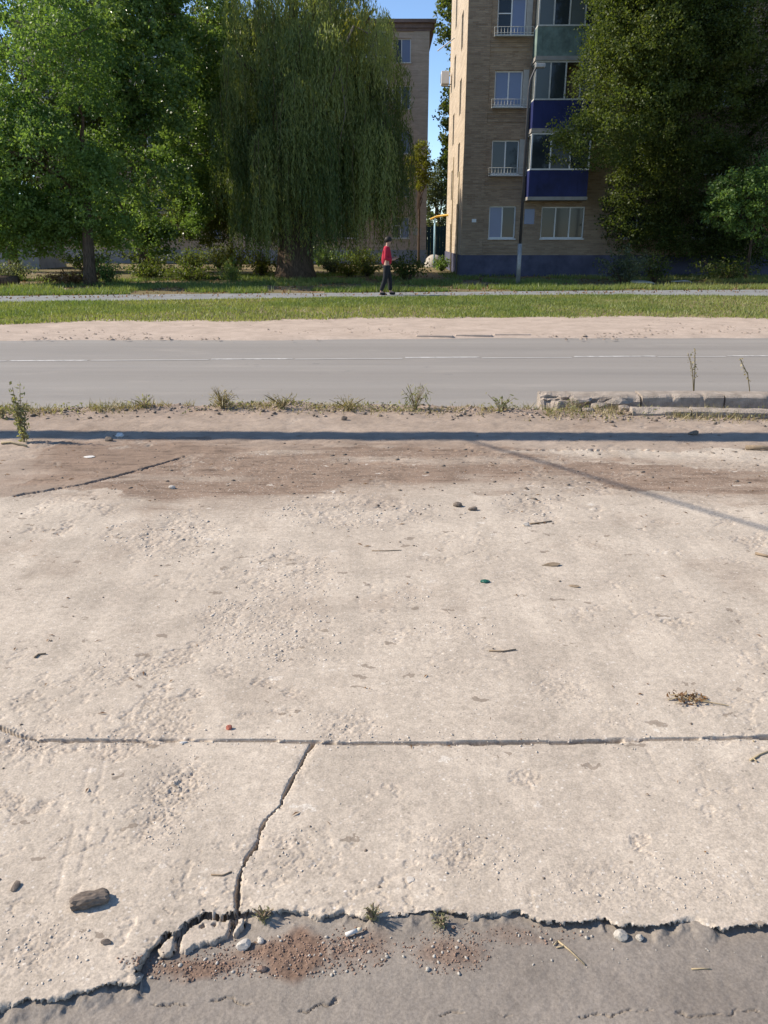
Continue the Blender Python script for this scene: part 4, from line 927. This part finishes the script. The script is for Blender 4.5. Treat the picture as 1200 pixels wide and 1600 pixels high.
# ---------------------------------------------------------------- kerb stones at the right
def kerb_stone(label, px0, px1, py, zt, wdt, seed, broken=False, z0=-.06, ang=0):
    A = np.array(G(px0, py)); B = np.array(G(px1, py + ang)); ln = np.linalg.norm(B - A); n = max(8, int(ln / .035)); m = 9
    rs = random.Random(seed)
    prof = [(0, z0), (0, zt * .35), (0, zt * .75), (.012, zt - .012), (.035, zt), (wdt * .5, zt + .003), (wdt - .03, zt), (wdt, zt - .02), (wdt, z0)]
    xs = np.linspace(0, ln, n); V = []
    for i, x in enumerate(xs):
        for k, (d, z) in enumerate(prof):
            e = 0.010 * (fbm(np.array([x * 1.0]), np.array([k * .11 + seed]), 9, 3, seed)[0] - .5)
            ch = 0.030 * max(0, fbm(np.array([x]), np.array([seed * 1.0]), 6, 3, seed + 3)[0] - .56) / .2 if k in (2, 3, 4) else 0
            if broken:
                f = sst(.9, .05, np.array([x]))[0]; ch2 = f * .16 * fbm(np.array([x]), np.array([k * .2]), 11, 4, seed + 9)[0] if k in (1, 2, 3, 4, 5) else 0
                V.append((x, d + e + ch + (ch2 if k < 5 else 0), z + e - ch * .6 - (ch2 * .35 if k > 1 else 0)))
            else: V.append((x, d + e + ch, z + e - ch * .6))
    ii = np.arange(n * m).reshape(n, m); F = [tuple(q) for q in np.stack([ii[:-1, :-1], ii[1:, :-1], ii[1:, 1:], ii[:-1, 1:]], -1).reshape(-1, 4)]
    F += [tuple(ii[0, ::-1])[::-1], tuple(ii[-1])[::-1]]
    o = MB().add(V, F).build('kerb_stone', M['kerb'], None, False); o.location = (A[0], A[1], 0); o.rotation_euler = (0, 0, math.atan2(B[1] - A[1], B[0] - A[0]))
    return tag(o, label, 'kerb stone', 'kerb stones by the road')
kerb_stone('crumbling left end stone of the rear row of kerb stones', 847, 1000, 633, .098, .30, 3, True)
kerb_stone('rear kerb stone standing behind the grey front row, right of the crumbled one', 1003, 1130, 633, .105, .30, 4)
kerb_stone('rear kerb stone at the right edge of the photo', 1133, 1330, 633, .100, .30, 5)
kerb_stone('left stone of the front row of kerb stones, its left end broken', 988, 1079, 650, .070, .17, 6, False, ang=2)
kerb_stone('right stone of the front row of kerb stones, running out of the photo', 1082, 1330, 652, .074, .17, 7, ang=5)
for i, (px, py, s) in enumerate([(905, 632, .22), (935, 640, .16), (962, 636, .24), (975, 643, .14), (890, 641, .10), (920, 645, .09)]):
    chunk('rubble_lump', ['rough broken lump in front of the crumbling kerb end', 'lump of broken concrete lower in the crumbled kerb gap', 'largest broken lump left of the front kerb row', 'small lump touching the left end of the front kerb row', 'small crumb by the weeds at the crumbling kerb end', 'smallest crumb in front of the crumbling kerb'][i], 'rubble', px, py, (s * 1.3, s * .8, s * .6), M['kerb'], 40 + i)
# faint kerb on the far side
A = G(650, 524); B = G(832, 521)
for k in range(3):
    x0 = A[0] + (B[0] - A[0]) * k / 3; o = MB().box(0, (B[0] - A[0]) / 3 - .05, 0, .10, -.06, .0).build('kerb_stone', M['fardirt'], None, False, .02)
    o.location = (x0, A[1] + (B[1] - A[1]) * k / 3, 0); tag(o, ['left', 'middle', 'right'][k] + ' stone of the sunken kerb on the far side of the road', 'kerb stone', 'sunken far kerb stones')

# ---------------------------------------------------------------- weeds along the near road edge
def weed(label, px, py, hgt, n, r, leaf='weed', ls=.035, asp=.4, name='weed', dens=9, up=True, group='weeds along the near road edge'):
    g = G(px, py); t = empty(name, (g[0], g[1], hz(*g))); tag(t, label, 'weed', group)
    P = []; st = MB()
    for k in range(n):
        a = random.uniform(0, 6.28); l = hgt * random.uniform(.55, 1.0); o_ = r * random.uniform(.2, 1)
        p = [Vector((0, 0, -.02)), Vector((math.cos(a) * o_ * .35, math.sin(a) * o_ * .35, l * .5)), Vector((math.cos(a) * o_, math.sin(a) * o_, l))]
        st.tube(p, [.0055, .004, .0018], 4, False)
        for q in range(dens):
            u = random.uniform(.08, 1); b_ = p[0].lerp(p[1], u * 2) if u < .5 else p[1].lerp(p[2], u * 2 - 1)
            P.append((b_.x + random.gauss(0, ls * .6), b_.y + random.gauss(0, ls * .6), b_.z + random.gauss(0, ls * .4)))
    leaves('leaves', np.array(P), ls, M[leaf], t, asp); st.build('stems', M['straw'] if leaf == 'straw' else M['wood'], t)
    return t
weed('tall leafy weed at the left edge, standing on the long shadow', 38, 690, .52, 11, .10, 'weed', .038, .5, dens=34)
weed('small green weed at the left photo edge beside the tall leafy weed', 4, 655, .14, 8, .10, 'weed', .04, .5)
weed('sprawling green weed with narrow leaves, second along the road edge', 226, 640, .16, 9, .22, 'weed', .05, .22)
weed('grassy dry tuft on the road edge right of the sprawling green weed', 348, 641, .22, 26, .16, 'straw', .07, .10)
weed('low dry tuft midway between the two upright grass tufts', 440, 642, .16, 18, .18, 'straw', .06, .12)
weed('low pale tuft left of the tall forked grass tuft', 545, 642, .15, 16, .22, 'straw', .06, .12)
weed('tall forked grass tuft in the middle of the road edge', 648, 640, .28, 16, .20, 'weed', .08, .12)
weed('bent weed with hanging leaves just left of the kerb stones', 783, 644, .17, 8, .18, 'weed', .05, .4)
weed('weed with an upright spike growing at the crumbling kerb end', 884, 638, .26, 7, .10, 'weed', .045, .3)
weed('feathery weed between the broken lumps of kerb', 897, 640, .18, 9, .15, 'weed', .04, .25)
def stalk(label, px, py, tx, ty, n):
    g = G(px, py); t = empty('dry_stalk', (g[0], g[1], .10)); tag(t, label, 'dead stalk', 'dry stalks by the kerb'); top = at(tx, ty, g[1])
    for k in range(n):
        e = (top[0] - g[0] - .06 * k, .03 * k, top[2] - .10 - .05 * k)
        MB().tube([(0, 0, -.1), (e[0] * .35 - .01, 0, e[2] * .5), e], [.006, .005, .003], 5).build('stem', M['straw'], t)
        P = np.array([(e[0] * u + random.gauss(0, .012), random.gauss(0, .012), e[2] * u) for u in np.linspace(.3, 1, 34)]); leaves('seed_heads', P, .028, M['straw'], t, .5)
stalk('forked dry stalk rising from the rear kerb stone', 1084, 622, 1086, 545, 2)
stalk('single leaning dry stalk at the right photo edge', 1173, 624, 1156, 560, 1)
n = 9500
X = RNG.uniform(-5.2, 5.2, n); Y = yline(X, VERGE) - .14 + RNG.normal(size=n) * .15
k = fbm(X, Y, 2.2, 4, 301) > .46; X, Y = X[k], Y[k]; Z = relief(X, Y)[0]
tag(blades('edge_grass', X, Y, Z, RNG.uniform(.02, .13, len(X)) * (.3 + 1.2 * fbm(X, Y, 1.6, 3, 303) ** 1.5), RNG.uniform(.0025, .006, len(X)), M['straw'], 1.4), kind='stuff')
X = RNG.uniform(-5.2, 5.2, 3000); Y = yline(X, VERGE) - .16 + RNG.normal(size=len(X)) * .13
k = fbm(X, Y, 2.2, 4, 305) > .5; X, Y = X[k], Y[k]; Z = relief(X, Y)[0]
tag(leaves('edge_weeds', np.stack([X, Y, Z + RNG.uniform(0, .05, len(X))], -1), .035, M['weed'], None, .4), kind='stuff')

# ---------------------------------------------------------------- loose stones
ICO_V = None
def scatter(name, X, Y, size, material, flat=.6, sink=.2):
    global ICO_V
    import bmesh
    bm = bmesh.new(); bmesh.ops.create_icosphere(bm, subdivisions=1, radius=1.0)
    bv = np.array([v.co[:] for v in bm.verts]); bf = np.array([[v.index for v in f.verts] for f in bm.faces]); bm.free()
    n = len(X); Z = relief(X, Y)[0]
    d = bv[None] * (1 + RNG.uniform(-.32, .25, (n, len(bv), 1)))
    d = d * np.stack([RNG.uniform(.7, 1.35, n), RNG.uniform(.6, 1.1, n), flat * RNG.uniform(.6, 1.2, n)], -1)[:, None, :]
    a = RNG.uniform(0, 6.28, n); ca, sa = np.cos(a)[:, None], np.sin(a)[:, None]
    d = np.stack([d[..., 0] * ca - d[..., 1] * sa, d[..., 0] * sa + d[..., 1] * ca, d[..., 2]], -1) * (size / 2)[:, None, None]
    V = d + np.stack([X, Y, Z + size * flat * (.5 - sink)], -1)[:, None, :]
    F = (bf[None] + (np.arange(n) * len(bv))[:, None, None]).reshape(-1, 3)
    return tag(npmesh(name, V.reshape(-1, 3), F, material, None, False), kind='stuff')
def spot_pts(spots, n):
    px = []; py = []
    for (c, rx, ry, a) in spots:
        m = int(n * a * rx * ry / sum(s[1] * s[2] * s[3] for s in spots)); q = RNG.uniform(0, 6.28, m); r = RNG.uniform(0, 1, m) ** .6
        px.append(c[0] + rx * r * np.cos(q)); py.append(c[1] + ry * r * np.sin(q))
    g = [G(a, b_) for a, b_ in zip(np.concatenate(px), np.concatenate(py))]; g = np.array(g); return g[:, 0], g[:, 1]
def lsz(n, lo, hi): return np.exp(RNG.uniform(math.log(lo), math.log(hi), n))
X, Y = spot_pts(SOIL, 1500); scatter('red_gravel', X, Y, lsz(len(X), .002, .008), M['redgravel'])
X, Y = spot_pts(SOIL + [((900, 1475), 330, 30, .3)], 170); scatter('pale_gravel', X, Y, lsz(len(X), .0025, .012), M['stone'])
X, Y = spot_pts(ROUGH, 1700); scatter('grit', X, Y, lsz(len(X), .0025, .009), M['pebble'], .38)
far_spots = [q for q in ROUGH if q[0][1] < 1000]
X, Y = spot_pts(far_spots, 700); scatter('crust_bits', X, Y, lsz(len(X), .004, .013) * (.4 + Y * .33), M['pebble'], .22, .35)
X, Y = spot_pts([((600, 735), 640, 45, 1), ((850, 765), 90, 20, 2.5), ((640, 795), 60, 12, 3), ((1110, 710), 60, 12, 3)], 170); scatter('dark_clods', X, Y, lsz(len(X), .012, .045), M['darkstone'], .30, .35)
X = RNG.uniform(-3, 3, 2200); Y = RNG.uniform(1.55, 6.9, 2200); scatter('loose_grit', X, Y, lsz(len(X), .002, .007) * (.7 + Y * .12), M['pebble'], .38)
X = RNG.uniform(-3.2, 3.2, 330); Y = RNG.uniform(1.6, 7.0, 330); scatter('dark_crumbs', X, Y, lsz(len(X), .004, .013) * (.7 + Y * .12), M['darkstone'], .5)
t = RNG.uniform(0, 1, 700); p = JOINT[RNG.integers(2, len(JOINT) - 2, 700)]; X = RNG.uniform(-1.4, 1.4, 700); Y = yline(X, JOINT) + RNG.normal(size=700) * .025; scatter('joint_crumbs', X[:260], Y[:260], lsz(260, .003, .010), M['pebble'])
X = RNG.uniform(-5.5, 5.5, 1500); Y = yline(X, VERGE) - .18 + RNG.normal(size=1500) * .16; scatter('edge_rubble', X, Y, lsz(1500, .010, .045), M['dirtclod'], .55)
X = RNG.uniform(-5.5, 5.5, 500); Y = yline(X, VERGE) - .22 + RNG.normal(size=500) * .2; scatter('edge_clods', X, Y, lsz(500, .012, .055), M['darkstone'], .6)
# leaf and straw litter
n = 420; X = RNG.uniform(-3.2, 3.2, n); Y = 1.5 + 5.4 * RNG.uniform(0, 1, n) ** .8; Z = relief(X, Y)[0]
V = []; 
a = RNG.uniform(0, 6.28, n); l = lsz(n, .008, .045) * (.6 + Y * .12); w_ = RNG.uniform(.0015, .005, n) * (.6 + Y * .1)
dx, dy = np.cos(a) * l / 2, np.sin(a) * l / 2; ex, ey = -np.sin(a) * w_, np.cos(a) * w_
V = np.stack([np.stack([X - dx, Y - dy, Z + .002], -1), np.stack([X + ex, Y + ey, Z + .007], -1), np.stack([X + dx, Y + dy, Z + .003], -1), np.stack([X - ex, Y - ey, Z + .006], -1)], 1).reshape(-1, 3)
tag(npmesh('plant_litter', V, np.arange(4 * n).reshape(-1, 4), M['leaf_dry'], None, False, np.repeat(RNG.uniform(0, 1, n), 4)), kind='stuff')

# ---------------------------------------------------------------- single small things on the pavement
chunk('stone', 'largest loose dark lump of stone lying on the near left slab', 'stone', 141, 1411, (.094, .040, .036), M['darkstone'], 11, rz=.30, sink=.12, boxy=.7, sub=3, rough=.6)
chunk('stone', 'small flat dark stone below the largest stone on the near slab', 'stone', 165, 1473, (.034, .018, .014), M['darkstone'], 12)
chunk('stone', 'grey stone bit at the left photo edge on the near slab', 'stone', 24, 1386, (.026, .04, .014), M['darkstone'], 13)
chunk('stone', 'rounded grey stone against the broken slab edge at the right', 'stone', 971, 1457, (.038, .034, .032), M['stone'], 14)
chunk('stone', 'smaller stone beside the rounded stone under the right slab edge', 'stone', 1001, 1459, (.024, .022, .018), M['stone'], 15)
chunk('stone', 'pale angular stone by the cracked corner of the broken slab pieces', 'stone', 380, 1468, (.042, .034, .028), M['palestone'], 16, rz=.6)
chunk('stone', 'white pebble left of the cigarette end on the brown soil', 'stone', 407, 1461, (.020, .018, .018), M['palestone'], 17)
chunk('stone', 'round flat white pebble on the near right slab', 'stone', 641, 1373, (.026, .030, .008), M['palestone'], 18)
chunk('stone', 'rusty stone beside the cracked soil, left of the white pebble', 'stone', 409, 1505, (.028, .02, .018), M['redgravel'], 19)
chunk('stone', 'dark lump, left one of the pair above the light middle of the slab', 'stone', 716, 791, (.075, .05, .045), M['darkstone'], 20)
chunk('stone', 'dark lump, right one of the pair above the light middle of the slab', 'stone', 738, 797, (.070, .045, .035), M['darkstone'], 21)
chunk('stone', 'pale stone in the dark stain on the left', 'stone', 269, 763, (.05, .04, .04), M['palestone'], 22)
chunk('stone', 'white stone by the short twigs right of the dark pair', 'stone', 822, 822, (.05, .03, .03), M['palestone'], 23)
chunk('stone', 'dark clod beside the long shadow on the left', 'stone', 170, 689, (.09, .06, .05), M['darkstone'], 24)
chunk('stone', 'dark clod sitting on the long shadow at the right', 'stone', 1083, 679, (.10, .07, .06), M['darkstone'], 25)
chunk('stone', 'brown clod standing on the rim by the road, left of centre', 'stone', 538, 656, (.07, .06, .07), M['darkstone'], 26)
chunk('brick_chip', 'red and white brick chip beside the long joint', 'brick chip', 358, 1139, (.026, .02, .024), M['brickred'], 27)
chunk('bark_piece', 'dark flat piece of bark on the light slab at the right', 'bark', 861, 884, (.115, .045, .02), M['wood'], 28, rz=-.05)
chunk('bark_piece', 'small dark scrap of bark below the flat bark piece', 'bark', 897, 917, (.06, .022, .014), M['wood'], 29, rz=-.35)
chunk('green_scrap', 'crumpled dark green scrap on the middle of the light slab', 'litter', 757, 910, (.055, .035, .022), M['greenglass'], 30, rough=.9)
chunk('white_scrap', 'flat round white scrap on the dark stain at the left', 'litter', 140, 714, (.10, .075, .012), M['paper'], 31)
chunk('white_scrap', 'crumpled white paper lying on the long shadow', 'litter', 188, 681, (.11, .07, .05), M['paper'], 32, rough=1.0)
chunk('white_scrap', 'white shard lying along the long joint', 'litter', 287, 1161, (.034, .010, .008), M['paper'], 33, rz=.15)
def stick(name, label, cat, pts, r, m, lift=.0, forks=()):
    P = [G(*p) for p in pts]; o0 = P[0]; z0 = hz(*o0)
    b_ = MB().tube([(p[0] - o0[0], p[1] - o0[1], hz(*p) - z0 + lift + r) for p in P], [r * (1 - .4 * i / len(P)) for i in range(len(P))], 6)
    for f in forks:
        Q = [G(*p) for p in f]; b_.tube([(p[0] - o0[0], p[1] - o0[1], hz(*p) - z0 + lift + r * 1.3) for p in Q], [r * .7] * len(Q), 5)
    o = b_.build(name, m, None, True); o.location = (o0[0], o0[1], z0); return tag(o, label, cat)
strawm = simple('straw_stem', (.38, .30, .18), .8, .15, 30)
cg = G(540, 1456); z0 = hz(*cg); d = G(565, 1447)
cig = empty('cigarette_end', (cg[0], cg[1], z0 + .008)); tag(cig, 'white cigarette end on the brown soil below the slab edge', 'cigarette end')
v = Vector((d[0] - cg[0], d[1] - cg[1], 0.002))
MB().tube([(0, 0, 0), tuple(v * .72)], .0055, 10).build('paper_tube', M['paper'], cig, True); MB().tube([tuple(v * .721), tuple(v)], .0054, 10).build('filter', simple('filter', (.62, .52, .38), .8, .1, 40), cig, True)
stick('straw', 'pale dry straw stalk on the asphalt at the lower right', 'straw', [(872, 1463), (890, 1477), (915, 1500)], .0026, strawm, forks=[[(872, 1463), (866, 1470)], [(884, 1471), (870, 1474)]])
stick('straw', 'short dark straw bit on the asphalt at the far right bottom', 'straw', [(1082, 1506), (1100, 1505), (1112, 1506)], .002, strawm)
stick('twig', 'thin brown twig on the slab right of centre', 'twig', [(764, 1018), (785, 1019), (806, 1016)], .004, M['wood'])
stick('twig', 'bent dark twig on the slab at the far left', 'twig', [(54, 1028), (60, 1023), (72, 1022)], .0045, M['wood'])
stick('twig', 'forked dry stalk by the joint at the right photo edge', 'twig', [(1172, 1190), (1186, 1181), (1215, 1170)], .004, strawm, forks=[[(1176, 1187), (1182, 1192)], [(1176, 1160), (1190, 1155), (1215, 1162)]])
stick('twig', 'long pale stick at the left edge beside the tall weed', 'twig', [(2, 694), (18, 693), (42, 699)], .012, strawm)
stick('twig', 'brown wooden stick at the right edge below the long shadow', 'twig', [(1165, 703), (1190, 704), (1240, 705)], .022, M['wood'])
stick('twig', 'thin straight straw in the middle of the light slab', 'twig', [(581, 861), (604, 861), (627, 860)], .003, M['wood'])
stick('twig', 'short twig by the white stone right of the dark pair', 'twig', [(828, 820), (845, 818), (862, 815)], .006, M['wood'])
stick('twig', 'dark twig at the right photo edge on the light slab', 'twig', [(1180, 866), (1196, 870), (1215, 873)], .009, M['wood'])
stick('twig', 'thin curved twig on the near slab left of the crack', 'twig', [(330, 1367), (347, 1368), (362, 1362)], .0025, M['wood'])
g = G(1075, 1094); dw = empty('dried_weed', (g[0], g[1], hz(*g))); tag(dw, 'flattened brown dried weed on the slab at the right', 'dead weed')
P = np.stack([RNG.normal(size=90) * .035, RNG.normal(size=90) * .020, RNG.uniform(.003, .022, 90)], -1); leaves('dry_leaves', P, .020, M['leaf_dry'], dw, .35)
s = MB()
for k in range(16): a = random.uniform(0, 6.28); s.tube([(random.gauss(0, .01), random.gauss(0, .01), .006), (math.cos(a) * .05, math.sin(a) * .03, .012), (math.cos(a) * .08, math.sin(a) * .045, .004)], .0016, 4, False)
s.tube([(.03, -.01, .005), (.09, -.03, .006), (.14, -.045, .004)], .002, 4, False); s.build('stems', strawm, dw)
for i, (px, py, l) in enumerate([(582, 1432, 'small grass tuft growing out of the slab edge right of the cigarette end'), (690, 1436, 'low green moss tuft under the slab edge in the middle'), (412, 1430, 'sparse grass blades at the slab edge right of the crack')]):
    weed(l, px, py, (.045, .03, .035)[i], 9, .03, 'weed', .012, .25, 'grass_tuft', 14, group=None)

# ---------------------------------------------------------------- person on the footpath
def skinned(name, verts, edges, radii, material, parent, lev=2, root=0):
    me = bpy.data.meshes.new(name); me.from_pydata(verts, edges, []); o = bpy.data.objects.new(name, me); COL.objects.link(o)
    o.modifiers.new('skin', 'SKIN'); sv = me.skin_vertices[0].data if me.skin_vertices else None
    if sv is None: 
        raise RuntimeError('no skin data')
    for i, r in enumerate(radii): sv[i].radius = r if hasattr(r, '__len__') else (r, r); sv[i].use_root = (i == root)
    ss = o.modifiers.new('sub', 'SUBSURF'); ss.levels = lev; ss.render_levels = lev
    dg = bpy.context.evaluated_depsgraph_get(); m2 = bpy.data.meshes.new_from_object(o.evaluated_get(dg)); m2.name = name
    bpy.data.objects.remove(o); 
    m2.materials.clear(); m2.materials.append(material); m2.polygons.foreach_set('use_smooth', [True] * len(m2.polygons))
    return link(bpy.data.objects.new(name, m2), parent)
def person():
    g = G(604, 461.5); t = empty('person', (g[0], g[1], .012)); tag(t, 'person in a red jacket and black trousers standing on the footpath', 'person')
    # faces +x; local z up
    V = [(0, 0, .92), (.01, 0, 1.12), (.0, 0, 1.34), (.02, 0, 1.44), (.05, 0, 1.52), (.065, 0, 1.60), (.055, 0, 1.665)]
    Rr = [(.13, .10), (.125, .095), (.135, .10), .052, .075, .092, .075]; E = [(i, i + 1) for i in range(6)]
    def chain(start, pts, rs):
        p = start
        for q, r in zip(pts, rs): V.append(q); Rr.append(r); E.append((p, len(V) - 1)); p = len(V) - 1
        return p
    hands = []
    for s in (-1, 1):
        chain(0, [(0, s * .10, .86), (.07 * s + .03, s * .10, .49), (-.03 + .15 * s, s * .10, .10), (.09 + .15 * s, s * .11, .045)], [.095, .062, .045, .035])
        if s < 0: pts = [(.0, s * .17, 1.37), (-.03, s * .215, 1.08), (.20, s * .17, 1.06), (.29, s * .15, 1.09)]
        else: pts = [(.0, s * .17, 1.37), (-.02, s * .215, 1.08), (.20, s * .14, 1.09), (.28, s * .10, 1.11)]
        chain(2, pts, [.060, .048, .034, .036]); hands.append(pts[-1])
    body = skinned('body', V, E, Rr, M['skin'], t)
    jv = [(0, 0, .86), (.0, 0, 1.10), (-.005, 0, 1.34), (.012, 0, 1.45)]; jr = [(.185, .15), (.175, .14), (.172, .135), .08]; je = [(0, 1), (1, 2), (2, 3)]
    for s in (-1, 1):
        n = len(jv); e = (.18, s * .17, 1.065) if s < 0 else (.18, s * .145, 1.09)
        jv += [(0, s * .175, 1.375), (-.035, s * .22, 1.08), e]; jr += [.082, .066, .052]; je += [(2, n), (n, n + 1), (n + 1, n + 2)]
    skinned('jacket', jv, je, jr, M['red'], t)
    tv = [(0, 0, .93)]; tr = [(.14, .115)]; te = []
    for s in (-1, 1):
        n = len(tv); tv += [(0, s * .095, .84), (.07 * s + .03, s * .10, .49), (-.03 + .15 * s, s * .10, .11)]; tr += [.112, .082, .068]; te += [(0, n), (n, n + 1), (n + 1, n + 2)]
    skinned('trousers', tv, te, tr, M['black'], t)
    for s in (-1, 1):
        skinned('shoe', [(-.07 + .15 * s, s * .10, .05), (.02 + .15 * s, s * .105, .05), (.13 + .15 * s, s * .115, .035)], [(0, 1), (1, 2)], [.05, .052, .038], M['black'], t)
    MB().ball((.045, 0, 1.635), (.112, .098, .105), 14, 10).build('hair', M['hair'], t, True)
    n = MB().ball((.155, 0, 1.585), (.02, .014, .022), 8, 6); n.build('nose', M['skin'], t, True)
    ey = MB(); [ey.ball((.143, s * .035, 1.61), .011, 6, 5) for s in (-1, 1)]; ey.build('eyes', M['black'], t, True)
    for s, h in zip((-1, 1), hands):
        hd_ = MB()
        for k in range(4):
            y = h[1] + (k - 1.5) * .019; hd_.tube([(h[0] - .01, y, h[2]), (h[0] + .045, y, h[2] + .01), (h[0] + (.075, .085, .08, .065)[k], y - s * .008, h[2] + .035)], [.0105, .0095, .007], 6)
        hd_.tube([(h[0] - .02, h[1] - s * .03, h[2] + .01), (h[0] + .025, h[1] - s * .055, h[2] + .03), (h[0] + .05, h[1] - s * .05, h[2] + .045)], [.012, .010, .007], 6)
        hd_.build('fingers', M['skin'], body, True)
person()

# ---------------------------------------------------------------- unseen pipe and cable added overhead to cast the long and slanting shadows
k_ = 1 / math.tan(SUN_EL); HP = 5.2
YL = G(0, 679)[1]; YR = G(1200, 683)[1]; off = (SAZ[0] * k_ * HP, SAZ[1] * k_ * HP)
xl, xr = G(0, 679)[0], G(1200, 683)[0]; sl_ = (YR - YL) / (xr - xl)
def py_(x): return YL + (x - off[0] - xl) * sl_ + off[1]
op = empty('unseen_shadow_pipe', (0, py_(0), 0)); tag(op, 'unseen grey pipe on steel gantries, added overhead to cast the long shadow', 'pipe')
MB().tube([(-17, py_(-17) - py_(0), HP), (-8, py_(-8) - py_(0), HP), (0, 0, HP), (8, py_(8) - py_(0), HP), (17, py_(17) - py_(0), HP)], .158, 20).build('pipe', M['metal'], op, True)
for x in (-15, 14):
    for y in (-4.2, 4.6): MB().tube([(x, y, -.1), (x, y, HP - .36)], .09, 10).build('post', M['darkmetal'], op, True)
    MB().box(x - .09, x + .09, -4.4, 4.8, HP - .36, HP - .20).build('crossbeam', M['darkmetal'], op)
xc = G(712, 684)[0] + off[0]
cb = MB().tube([(xc, py_(xc), HP), (xc + .6 * 7, py_(xc) - .8 * 7, HP - .12), (xc + .6 * 14, py_(xc) - .8 * 14, HP)], .017, 8).build('unseen_shadow_cable', M['darkmetal'], None, True)
ep = (xc + .6 * 14, py_(xc) - .8 * 14)
po = MB().tube([(0, 0, -.1), (0, 0, HP + .3)], [.11, .08], 12).build('unseen_cable_pole', M['metal'], None, True); po.location = (ep[0], ep[1], -.05); tag(po, 'unseen grey steel pole added behind the photographer holding the end of the cable', 'pole')
tag(cb, 'unseen black cable from the pipe, added overhead to cast the slanting shadow', 'cable')
